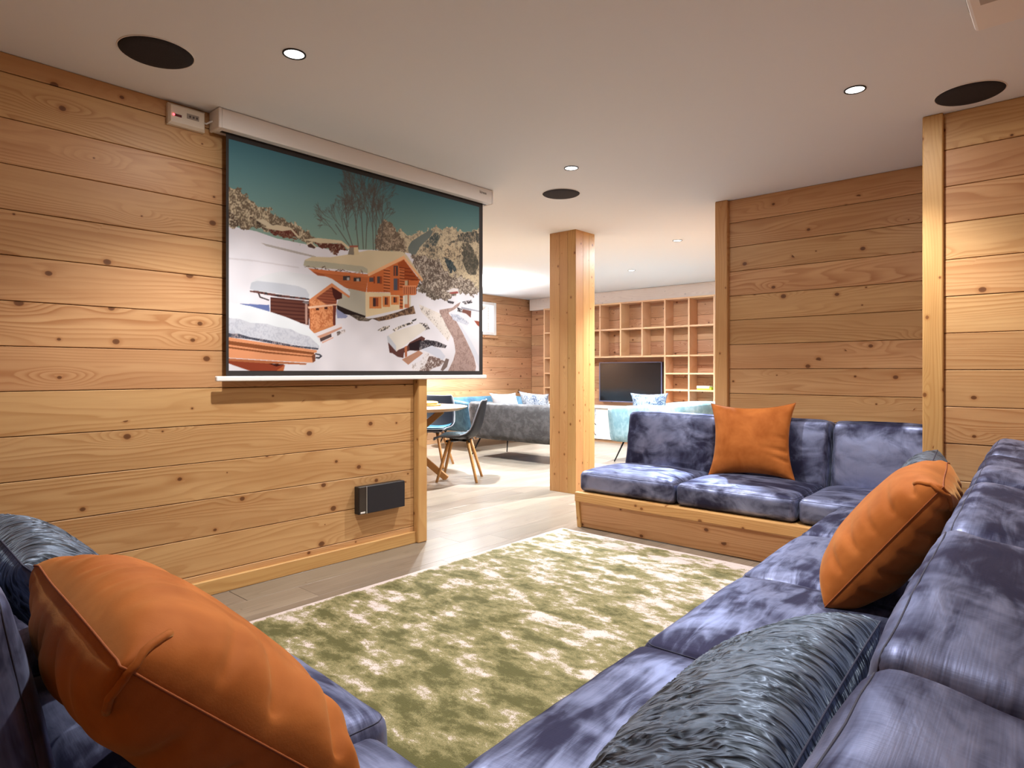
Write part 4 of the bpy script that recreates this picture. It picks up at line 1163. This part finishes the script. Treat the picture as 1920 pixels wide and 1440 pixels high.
# ---------------------------------------------------------------- pillows
def pillow_mesh(name, w_, h, t_, mat, n=44, seed=0, pinch=0.05, ears=0.0, fold=0.0, ruch=0.0, sag=0.0, ex=2.4, boxy=0.5, folds=()):
    """stuffed pillow in the XZ plane, bottom edge at z = 0, front towards -Y"""
    verts, faces = [], []
    idx = {}
    sd = Vector((seed * 5.1, seed * 2.3, seed * 9.7))
    def par(k):
        a = -1 + 2 * k / n
        return math.sin(a * PI / 2) * 0.55 + a * 0.45
    for side in (-1, 1):
        for j in range(n + 1):
            for i in range(n + 1):
                border = i in (0, n) or j in (0, n)
                if side == 1 and border:
                    idx[(side, i, j)] = idx[(-1, i, j)]; continue
                u, v = par(i), par(j)
                f = (max(0, 1 - abs(u) ** ex) * max(0, 1 - abs(v) ** ex)) ** boxy
                x = w_ / 2 * u * (1 - pinch * (1 - v * v) * abs(u)) + ears * u * abs(u * v) ** 3 * w_ / 2
                z = h / 2 * v * (1 - pinch * (1 - u * u) * abs(v)) + ears * v * abs(u * v) ** 3 * h / 2
                y = side * t_ / 2 * f
                q = Vector((x, z, side * 0.3)) + sd
                dy = 0.0
                du, dv = (1 - abs(u)) * w_ / 2, (1 - abs(v)) * h / 2
                if fold:
                    dy += fold * math.exp(-du / 0.10) * math.sin(z * 62 + 3 * noise.noise(q * 4)) * min(1, du / 0.02) * max(0, noise.noise(q * 3 + Vector((4, 0, 0))) + 0.45)
                    dy += fold * math.exp(-dv / 0.10) * math.sin(x * 62 + 3 * noise.noise(q * 4)) * min(1, dv / 0.02) * max(0, noise.noise(q * 3 + Vector((0, 4, 0))) + 0.45)
                    dy += fold * 0.6 * noise.noise(q * 7) * f
                for (cx, cz, dx, dz, ln, wd, am) in folds:
                    lx, lz = x - cx, z - cz
                    al = lx * dx + lz * dz; pe = -lx * dz + lz * dx
                    if al > 0: dy += am * math.exp(-(al / ln) ** 2) * math.exp(-(pe / wd) ** 2) * min(1, min(du, dv) / 0.015)
                if ruch:
                    a = noise.noise(Vector((x * 58, z * 10, side * 3)) + sd + Vector((2.4 * noise.noise(q * 9), 0, 0)))
                    dy += ruch * (1 - min(1.0, abs(a) * 3.0)) * min(1, min(du, dv) / 0.02) ** 0.5
                y += side * dy
                if sag: x += 0; z -= sag * (1 - u * u) * (0.5 + 0.5 * v)
                idx[(side, i, j)] = len(verts)
                verts.append(Vector((x, y, z + h / 2)))
    for j in range(n):
        for i in range(n):
            a, b, c_, d = (idx[(-1, i, j)], idx[(-1, i + 1, j)], idx[(-1, i + 1, j + 1)], idx[(-1, i, j + 1)])
            faces.append((a, b, c_, d))
            a, b, c_, d = (idx[(1, i, j)], idx[(1, i + 1, j)], idx[(1, i + 1, j + 1)], idx[(1, i, j + 1)])
            faces.append((a, d, c_, b))
    me = mesh_py(name, verts, faces, mat, True)
    seam = [verts[idx[(-1, i, 0)]] for i in range(n)] + [verts[idx[(-1, n, j)]] for j in range(n)] + \
           [verts[idx[(-1, i, n)]] for i in range(n, 0, -1)] + [verts[idx[(-1, 0, j)]] for j in range(n, 0, -1)]
    return me, seam

def pillow(name, label, cat, w_, h, t_, mat, loc, face, lean, roll=0, group=None, seam_mat=None, seam_r=0.0019, yawroll=0, **kw):
    """face = heading of the front in degrees (0 = towards -Y), lean = tipped back, roll = turned in its own plane"""
    me, seam = pillow_mesh(name, w_, h, t_, mat, **kw)
    t = thing(name, label, cat, group=group)
    t.matrix_world = Matrix.Translation(loc) @ Matrix.Rotation(R(face), 4, 'Z') @ Matrix.Rotation(R(-lean), 4, 'X') @ Matrix.Translation((0, 0, h / 2)) @ Matrix.Rotation(R(roll), 4, 'Y') @ Matrix.Translation((0, 0, -h / 2))
    link('cover', me, t)
    tube('seam', seam, seam_r, seam_mat or mat, t, 6, True)
    return t

M['orange_seam'] = plain('orange_piping', s2l((140, 72, 26)), 0.8)
gp = 'burnt orange pillows'
# on the niche bench
pillow('throw_pillow', 'burnt orange velvet pillow standing on the niche bench', 'pillow', 0.52, 0.48, 0.17, M['orange'],
       (-1.645, 4.185, 0.420), 8, 15, -2, gp, M['orange_seam'], n=48, seed=2, pinch=0.10, ears=0.06, fold=0.006,
       folds=[(0.26, -0.08, -1, 0.15, 0.12, 0.012, -0.022), (0.26, -0.15, -1, 0.35, 0.11, 0.010, -0.018), (0.25, 0.0, -1, 0.25, 0.09, 0.010, -0.014)])
# on the long bench
pillow('throw_pillow', 'plump burnt orange velvet pillow leaning on the long bench', 'pillow', 0.53, 0.47, 0.22, M['orange'],
       (-0.580, 2.23, 0.434), -84, 37, 0, gp, M['orange_seam'], n=80, seed=5, pinch=0.045, fold=0.009, ex=3.2, boxy=0.42,
       folds=[(0.28, -0.14 + 0.075 * k, -1, 0.3, 0.10 + 0.02 * (k % 2), 0.012, -0.016) for k in range(5)])
# on the near bench
pillow('throw_pillow', 'plump burnt orange velvet pillow on the near bench facing the screen', 'pillow', 0.56, 0.46, 0.23, M['orange'],
       (-1.115, 0.60, 0.440), 177, 46, 0, gp, M['orange_seam'], n=84, seed=9, pinch=0.045, fold=0.010, ex=3.2, boxy=0.42,
       folds=[(-0.02 + 0.043 * k, 0.26, 0.10 - 0.05 * k, -1, 0.17 + 0.02 * (k % 3), 0.009, (-0.010, 0.008, -0.008)[k % 3]) for k in range(7)] + [(-0.30, -0.02, 1, 0.25, 0.14, 0.016, -0.018), (-0.30, -0.16, 1, 0.3, 0.12, 0.014, -0.02), (-0.29, 0.10, 1, -0.2, 0.12, 0.014, -0.012)])
# the cut-off corners of the two plump pillows are folded in: a short pleat lies over each
def pleat(par, x, z, sx):
    cov = [c for c in bpy.data.objects if c.parent == par and c.name.startswith('cover')][0].data
    raw = []
    for k in range(-6, 7):
        q = k / 6.0
        raw.append((x - sx * 0.028 * abs(q) ** 1.3, 0.046 * q, z - 0.032 * abs(q) ** 1.3))
    tube('corner_pleat', snap_seam(raw, cov, 0.0015), 0.0055, M['orange'], par, 8)
plump = [o for o in bpy.data.objects if o.name.startswith('throw_pillow') and 'plump' in o.get('label', '')]
for o in plump:
    long_one = 'long bench' in o['label']
    w2 = 0.265 if long_one else 0.28
    hh_ = 0.47 if long_one else 0.46
    sx = 1 if long_one else -1
    pleat(o, sx * (w2 - 0.012), hh_ - 0.012, sx)
gr = 'ruched slate pillows'
pillow('throw_pillow', 'ruched dark slate lumbar pillow on the long bench nearest the corner', 'pillow', 0.70, 0.345, 0.17, M['ruched'],
       (-0.578, 1.06, 0.444), -87, 60, 0, gr, M['seamdark'], n=150, seed=3, pinch=0.03, ruch=0.006, ex=3.0, boxy=0.45)
pillow('throw_pillow', 'ruched dark slate lumbar pillow behind the orange pillow of the long bench', 'pillow', 0.60, 0.36, 0.18, M['ruched'],
       (-0.56, 2.98, 0.433), -84, 20, 0, gr, M['seamdark'], n=90, seed=6, pinch=0.03, ruch=0.006, ex=3.0, boxy=0.45)
pillow('throw_pillow', 'ruched dark slate lumbar pillow at the free end of the near bench', 'pillow', 0.60, 0.39, 0.18, M['ruched'],
       (-1.84, 0.565, 0.440), 178, 42, 0, gr, M['seamdark'], n=110, seed=8, pinch=0.03, ruch=0.006, ex=3.0, boxy=0.45)

# ---------------------------------------------------------------- lounge furniture
# shelves
SY0, SY1 = 8.58, 8.828
bx_ = [-3.862 - 0.3835 * k for k in range(9)]
bc = thing('bookcase', 'open spruce cube bookcase built round the television', 'bookcase', (0, 0, 0))
zt, zm, zn, zb = 2.185, 1.775, 1.345, 0.578
sh = 0.024
for k, x in enumerate(bx_):
    lowz = zb if k in (0, 1, 2, 6, 7, 8) else zn - sh / 2
    box('upright', (x - sh / 2, SY0, lowz), (x + sh / 2, SY1, zt + sh / 2), M['shelfwood'], bc, 0.0015, 1, 'z')
for k in range(8):
    xa, xb = bx_[k + 1] + sh / 2, bx_[k] - sh / 2
    levels = [zt, zm, zn] + ([1.082, 0.838, zb + 0.012] if k in (0, 1, 6, 7) else [])
    for z in levels:
        if k == 0 and z < 0.6: continue
        box('shelf', (xa, SY0 + 0.004, z - sh / 2), (xb, SY1, z + sh / 2), M['shelfwood'], bc, 0.0015)
cv = tag(box('cornice_board', (-7.36, 8.70, zt + 0.014), (-2.12, 8.828, CEIL - 0.002), M['washed'], None, 0.003), 'whitewashed cornice board above the bookcase', 'board')
# low cabinet
cab = thing('low_cabinet', 'long whitewashed low cabinet with drawers under the bookcase', 'cabinet', (-5.30, 8.62, 0))
cx0, cx1 = -1.64, 1.46
box('body', (cx0, -0.17, 0.04), (cx1, 0.20, 0.535), M['gap'], cab)
box('worktop', (cx0 - 0.01, -0.215, 0.536), (cx1 + 0.01, 0.205, 0.566), M['washed'], cab, 0.003)
box('plinth', (cx0 + 0.02, -0.15, 0.001), (cx1 - 0.02, 0.19, 0.04), M['shelfwood'], cab)
dwf = (cx1 - cx0) / 4
for c_ in range(4):
    for r_ in range(3):
        x0 = cx0 + c_ * dwf; z0 = 0.05 + r_ * 0.162
        dr = box('drawer', (x0 + 0.003, -0.19, z0), (x0 + dwf - 0.003, -0.17, z0 + 0.158), M['washed'], cab, 0.002)
        h = link('handle', box_mesh(0.075, 0.008, 0.012, M['blackmetal'], 0.002), dr, (0, -0.013, 0.0), (0, R(40), 0))
# television
t = thing('television', 'large black flat television on the board wall inside the bookcase', 'television', (-5.34, 8.79, 0.945))
box('panel', (-0.565, -0.035, -0.315), (0.565, 0.036, 0.315), M['black'], t, 0.005)
box('screen', (-0.553, -0.037, -0.300), (0.553, -0.0352, 0.303), M['tv'], t)
fm = plain('blue_grey_bezel', (0.16, 0.17, 0.30), 0.3, 0.4)
for lo, hi in (((-0.57, -0.039, -0.32), (-0.555, -0.03, 0.32)), ((0.555, -0.039, -0.32), (0.57, -0.03, 0.32)), ((-0.57, -0.039, 0.307), (0.57, -0.03, 0.32)), ((-0.57, -0.039, -0.32), (0.57, -0.03, -0.305))):
    box('bezel', lo, hi, fm, t, 0.002)
# boxes on the shelves
t = thing('game_box', 'lime green box with pale lid on the bookcase shelf', 'box', (-4.02, 8.66, 0.851))
box('tray', (-0.11, -0.06, 0), (0.11, 0.06, 0.035), M['greenbox'], t, 0.002)
box('lid', (-0.112, -0.062, 0.020), (0.075, 0.062, 0.055), M['greenlid'], t, 0.002)
t = thing('game_box', 'cyan box standing on the cabinet under the lime box', 'box', (-4.03, 8.64, 0.567))
box('tray', (-0.11, -0.06, 0), (0.11, 0.06, 0.05), M['bluebox'], t, 0.002)
box('print', (-0.02, -0.0615, 0.006), (0.04, -0.060, 0.030), M['white'], t)
t = thing('bottle', 'small grey bottle beside the cyan box on the cabinet', 'bottle', (-3.90, 8.64, 0.567))
link('body', lathe_mesh('body', [(0, 0), (0.018, 0), (0.019, 0.01), (0.019, 0.07), (0.008, 0.09), (0.008, 0.11)], M['greyglass'], 16), t)
link('cap', lathe_mesh('cap', [(0.009, 0.11), (0.009, 0.125), (0, 0.126)], M['black'], 16), t)

def tub_sofa(name, label, W_, D_, mat, loc, rot, group):
    """low lounge sofa: rounded shell running round back and arms, seat, slim black splayed legs; back towards -Y"""
    t = thing(name, label, 'sofa', loc, (0, 0, rot), group)
    th, rc = 0.15, 0.26
    z0, zt_ = 0.25, 0.72
    path = []
    hx, hy = W_ / 2, D_ / 2
    path.append(Vector((-hx, hy - 0.04, 0))); 
    for k in range(1, 6): path.append(Vector((-hx, hy - 0.04 - (D_ - rc - 0.04) * k / 6, 0)))
    for k in range(9):
        a = R(180 + 90 * k / 8); path.append(Vector((-hx + rc + rc * math.cos(a), -hy + rc + rc * math.sin(a), 0)))
    for k in range(1, 8): path.append(Vector((-hx + rc + (W_ - 2 * rc) * k / 8, -hy, 0)))
    for k in range(9):
        a = R(270 + 90 * k / 8); path.append(Vector((hx - rc + rc * math.cos(a), -hy + rc + rc * math.sin(a), 0)))
    for k in range(1, 6): path.append(Vector((hx, -hy + rc + (D_ - rc - 0.04) * k / 6, 0)))
    path.append(Vector((hx, hy - 0.04, 0)))
    n = len(path)
    verts, faces = [], []
    prof_n = 14
    for i, p in enumerate(path):
        tg = (path[min(i + 1, n - 1)] - path[max(i - 1, 0)]).normalized()
        inn = Vector((-tg.y, tg.x, 0))
        armness = max(0.0, min(1.0, (p.y + hy - rc) / (D_ - rc)))
        top = zt_ - 0.05 * armness ** 1.5
        cz, hz_ = (z0 + top) / 2, (top - z0) / 2
        endf = 1.0
        if i in (0, n - 1): endf = 0.72
        for k in range(prof_n):
            a = 2 * PI * k / prof_n
            c_, s_ = math.cos(a), math.sin(a)
            px = (abs(c_) ** 0.55) * (1 if c_ > 0 else -1) * th / 2 * endf
            pz = (abs(s_) ** 0.55) * (1 if s_ > 0 else -1) * hz_ * (0.97 if endf < 1 else 1)
            slope = -0.035 * (pz / hz_)
            q = p + inn * (th / 2 - px + slope) + Vector((0, 0, cz + pz))
            verts.append(q)
    for i in range(n - 1):
        for k in range(prof_n):
            a, b = i * prof_n + k, i * prof_n + (k + 1) % prof_n
            faces.append((a, b, b + prof_n, a + prof_n))
    faces.append(tuple(range(prof_n))[::-1]); faces.append(tuple((n - 1) * prof_n + k for k in range(prof_n)))
    link('shell', mesh_py('shell', verts, faces, mat, True), t)
    link('seat_base', cushion_mesh('seat_base', W_ - 0.20, D_ - 0.12, 0.14, mat, 0.04, (0, 0, 0), 0.0, 1, 8), t, (0, 0.05, 0.25))
    for s in (-1, 1):
        link('seat_cushion', cushion_mesh('seat_cushion', (W_ - 0.31) / 2, D_ - 0.2, 0.13, mat, 0.05, (0, 0.01, 0.02), 0.003, 3 + s, 12), t, (s * (W_ - 0.30) / 4, 0.09, 0.385))
    for sx in (-1, 1):
        for sy in (-1, 1):
            tube('leg', [(sx * (hx - 0.20), sy * (hy - 0.16), 0.27), (sx * (hx - 0.10), sy * (hy - 0.07), 0.0)], 0.012, M['blackmetal'], t, 8, False, 0.008)
    return t

gs = 'lounge sofas'
tub_sofa('lounge_sofa', 'grey velvet tub sofa with its back to the cinema corner', 1.56, 0.84, M['sofa_grey'], (-5.27, 6.20, 0), 0, gs)
tub_sofa('lounge_sofa', 'petrol blue velvet tub sofa against the window wall', 1.60, 0.84, M['sofa_blue'], (-6.80, 7.05, 0), -PI / 2, gs)
tub_sofa('lounge_sofa', 'pale blue velvet tub sofa between pillar and bookcase', 1.50, 0.88, M['sofa_pale'], (-3.95, 7.38, 0), PI / 2, gs)
gc = 'cushions on the lounge sofas'
pillow('sofa_cushion', 'white cushion on the grey sofa beside its rounded arm', 'cushion', 0.46, 0.31, 0.14, M['whitefab'], (-5.68, 6.29, 0.535), 178, 22, 2, gc, None, n=24, seed=31, pinch=0.09, ears=0.06)
pillow('sofa_cushion', 'white and blue flecked cushion on the grey sofa towards the pillar', 'cushion', 0.44, 0.32, 0.14, M['boucle'], (-5.17, 6.29, 0.542), 182, 22, -4, gc, None, n=24, seed=32, pinch=0.09, ears=0.06)
pillow('sofa_cushion', 'blue and white knitted cushion on the pale blue sofa', 'cushion', 0.44, 0.29, 0.14, M['boucle'], (-4.08, 7.16, 0.543), 35, -4, 0, gc, None, n=24, seed=33, pinch=0.09, ears=0.06)

# dining table
TC = Vector((-5.25, 4.20, 0))
tb = thing('dining_table', 'round oak dining table on crossed wooden legs', 'table', TC)
link('table_top', lathe_mesh('table_top', [(0, 0.715), (0.58, 0.715), (0.635, 0.735), (0.65, 0.745), (0.65, 0.75), (0.0, 0.75)], M['tabletop'], 64, False), tb)
for k in range(4):
    a = R(38 + 90 * k)
    p0 = Vector((math.cos(a) * 0.40, math.sin(a) * 0.40, 0.715)); p1 = Vector((-math.cos(a) * 0.46, -math.sin(a) * 0.46, 0.0))
    off = Vector((-math.sin(a), math.cos(a), 0)) * 0.035
    d = p1 - p0
    o = link('leg', box_mesh(d.length - 0.03, 0.032, 0.065, M['leg'], 0.006), tb, (p0 + p1) / 2 + off)
    o.rotation_euler = d.to_track_quat('X', 'Z').to_euler()
bd_ = tag(link('serving_board', lathe_mesh('serving_board', [(0, 0), (0.19, 0), (0.205, 0.008), (0.205, 0.016), (0, 0.016)], M['leg'], 40, False), None, (TC.x + 0.02, TC.y + 0.22, 0.751)), 'round wooden board under the pizza on the dining table', 'board')
pz = thing('pizza', 'round pizza with red topping on the wooden board', 'pizza', (TC.x + 0.02, TC.y + 0.22, 0.7675))
link('crust', lathe_mesh('crust', [(0.10, 0.0), (0.15, 0.0), (0.165, 0.008), (0.168, 0.018), (0.158, 0.026), (0.145, 0.018), (0.142, 0.012), (0.10, 0.010)], M['crust'], 40), pz)
bm = bmesh.new()
c0 = bm.verts.new((0, 0, 0.016)); ringv = []
for q in range(1, 9):
    rr = 0.148 * q / 8
    ringv.append([bm.verts.new((rr * math.cos(2 * PI * k / 32), rr * math.sin(2 * PI * k / 32), 0.014 + 0.012 * abs(noise.noise(Vector((rr * 30 * math.cos(2 * PI * k / 32), rr * 30 * math.sin(2 * PI * k / 32), 2)))))) for k in range(32)])
for k in range(32):
    bm.faces.new((c0, ringv[0][k], ringv[0][(k + 1) % 32]))
    for q in range(7): bm.faces.new((ringv[q][k], ringv[q + 1][k], ringv[q + 1][(k + 1) % 32], ringv[q][(k + 1) % 32]))
link('topping', bm_mesh('topping', bm, M['pizza'], True), pz)

def shell_chair():
    """moulded shell chair, front towards -Y: shell with rolled rim, pad, black frame, four splayed turned legs"""
    t = thing('dining_chair', 'chair', 'chair')
    prof = [(-0.235, 0.425), (-0.225, 0.445), (-0.18, 0.452), (-0.08, 0.440), (0.03, 0.428), (0.11, 0.432), (0.165, 0.458), (0.20, 0.505), (0.222, 0.57), (0.240, 0.65), (0.256, 0.73), (0.268, 0.80), (0.272, 0.818)]
    wid = [0.19, 0.215, 0.225, 0.232, 0.235, 0.238, 0.240, 0.238, 0.232, 0.222, 0.208, 0.185, 0.165]
    cup = [0.0, 0.004, 0.012, 0.028, 0.045, 0.062, 0.070, 0.066, 0.058, 0.050, 0.040, 0.028, 0.02]
    n = 12
    verts, faces = [], []
    P_ = [Vector((0, a, b)) for a, b in prof]
    for i, p in enumerate(P_):
        tg = (P_[min(i + 1, len(P_) - 1)] - P_[max(i - 1, 0)]).normalized()
        up = Vector((0, -tg.z, tg.y))
        for k in range(n + 1):
            s = -1 + 2 * k / n
            verts.append(Vector((s * wid[i], 0, 0)) + p + up * cup[i] * (abs(s) ** 2.6))
    m = len(verts)
    nr = []
    for i in range(len(P_)):
        tg = (P_[min(i + 1, len(P_) - 1)] - P_[max(i - 1, 0)]).normalized()
        for k in range(n + 1): nr.append(Vector((0, -tg.z, tg.y)))
    verts = verts + [v - nn * 0.009 for v, nn in zip(verts[:m], nr)]
    for i in range(len(P_) - 1):
        for k in range(n):
            a = i * (n + 1) + k
            faces.append((a, a + 1, a + n + 2, a + n + 1))
            faces.append((m + a, m + a + n + 1, m + a + n + 2, m + a + 1))
    rim = [k for k in range(n + 1)] + [i * (n + 1) + n for i in range(1, len(P_))] + [(len(P_) - 1) * (n + 1) + k for k in range(n - 1, -1, -1)] + [i * (n + 1) for i in range(len(P_) - 2, 0, -1)]
    for a, b in zip(rim, rim[1:] + rim[:1]): faces.append((b, a, m + a, m + b))
    link('shell', mesh_py('shell', verts, faces, M['shell'], True), t)
    o = tube('rim', [verts[a] for a in rim], 0.006, M['greymetal'] if False else plain('grey_rim', (0.16, 0.16, 0.18), 0.4), t, 6, True)
    # pad follows the hollow of the seat
    pv, pf = [], []
    for i in range(2, 7):
        for k in range(n + 1):
            s = (-1 + 2 * k / n) * 0.86
            f = (1 - abs(s) ** 4) * (1 if 2 < i < 6 else 0.3)
            tg = (P_[i + 1] - P_[i - 1]).normalized()
            up = Vector((0, -tg.z, tg.y))
            pv.append(Vector((s * wid[i], 0, 0)) + P_[i] + up * (cup[i] * abs(s) ** 2.6 + 0.004 + 0.022 * f))
    for i in range(4):
        for k in range(n):
            a = i * (n + 1) + k
            pf.append((a, a + 1, a + n + 2, a + n + 1))
    link('seat_pad', mesh_py('seat_pad', pv, pf, M['seatpad'], True), t)
    bm = bmesh.new()
    tube_bm(bm, [(-0.12, -0.12, 0.405), (0.12, 0.12, 0.405)], 0.012, 8)
    tube_bm(bm, [(0.12, -0.12, 0.405), (-0.12, 0.12, 0.405)], 0.012, 8)
    tube_bm(bm, [(0, 0, 0.40), (0, 0, 0.432)], 0.07, 12)
    link('frame', bm_mesh('frame', bm, M['blackmetal'], False), t)
    for sx in (-1, 1):
        for sy in (-1, 1):
            bm = bmesh.new()
            tube_bm(bm, [(sx * 0.095, sy * 0.095, 0.41), (sx * 0.145, sy * 0.145, 0.22), (sx * 0.203, sy * 0.203, 0.0)], 0.019, 10, False, True, 0.0135)
            lgm = link('leg', bm_mesh('leg', bm, M['leg'], True), t)
    return t
proto = shell_chair()
def place(ch, x, y, ang, label):
    ch.location = (x, y, 0); ch.rotation_euler = (0, 0, ang)
    tag(ch, label, 'chair', 'dining chairs')
def face_to(x, y, tx_, ty_):
    d = Vector((tx_ - x, ty_ - y))
    return math.atan2(d.y, d.x) + PI / 2
c2, c3 = copy_tree(proto), copy_tree(proto)
place(proto, -4.79, 4.55, face_to(-4.79, 4.55, TC.x, TC.y), 'black shell chair with wooden legs seen side-on at the dining table')
place(c2, -5.72, 4.98, face_to(-5.72, 4.98, TC.x, TC.y), 'black shell chair with pale rim behind the pizza')
place(c3, -4.98, 3.80, face_to(-4.98, 3.80, TC.x, TC.y), 'black shell chair half hidden by the screen wall post')

# added pendant, unseen behind the screen, to brighten the lounge ceiling
t = thing('added_pendant', 'added unseen white bowl pendant to brighten the lounge ceiling', 'pendant lamp', (-6.45, 6.40, 1.96))
link('bowl', lathe_mesh('bowl', [(0.0, 0.0), (0.08, 0.008), (0.15, 0.035), (0.19, 0.08), (0.185, 0.082), (0.145, 0.042), (0.078, 0.016), (0.0, 0.009)], M['white'], 40), t)
for k in range(3):
    a = 2 * PI * k / 3
    tube('rod', [(0.18 * math.cos(a), 0.18 * math.sin(a), 0.078), (0.03 * math.cos(a), 0.03 * math.sin(a), CEIL - 1.96 - 0.02)], 0.002, M['greymetal'], t, 6)
link('ceiling_rose', lathe_mesh('ceiling_rose', [(0.0, CEIL - 1.985), (0.045, CEIL - 1.985), (0.05, CEIL - 1.961)], M['white'], 24), t)
link('bulb', lathe_mesh('bulb', [(0, 0.016), (0.03, 0.02), (0.03, 0.034), (0, 0.04)], M['bulb'], 20), t)
ld = bpy.data.lights.new('glow', 'SPOT'); ld.energy = UPLIGHT_W; ld.color = (1, 0.98, 0.96); ld.spot_size = R(165); ld.spot_blend = 0.9; ld.shadow_soft_size = 0.04
link('glow', ld, t, (0, 0, 0.09), (PI, 0, 0))
bpy.context.view_layer.update()
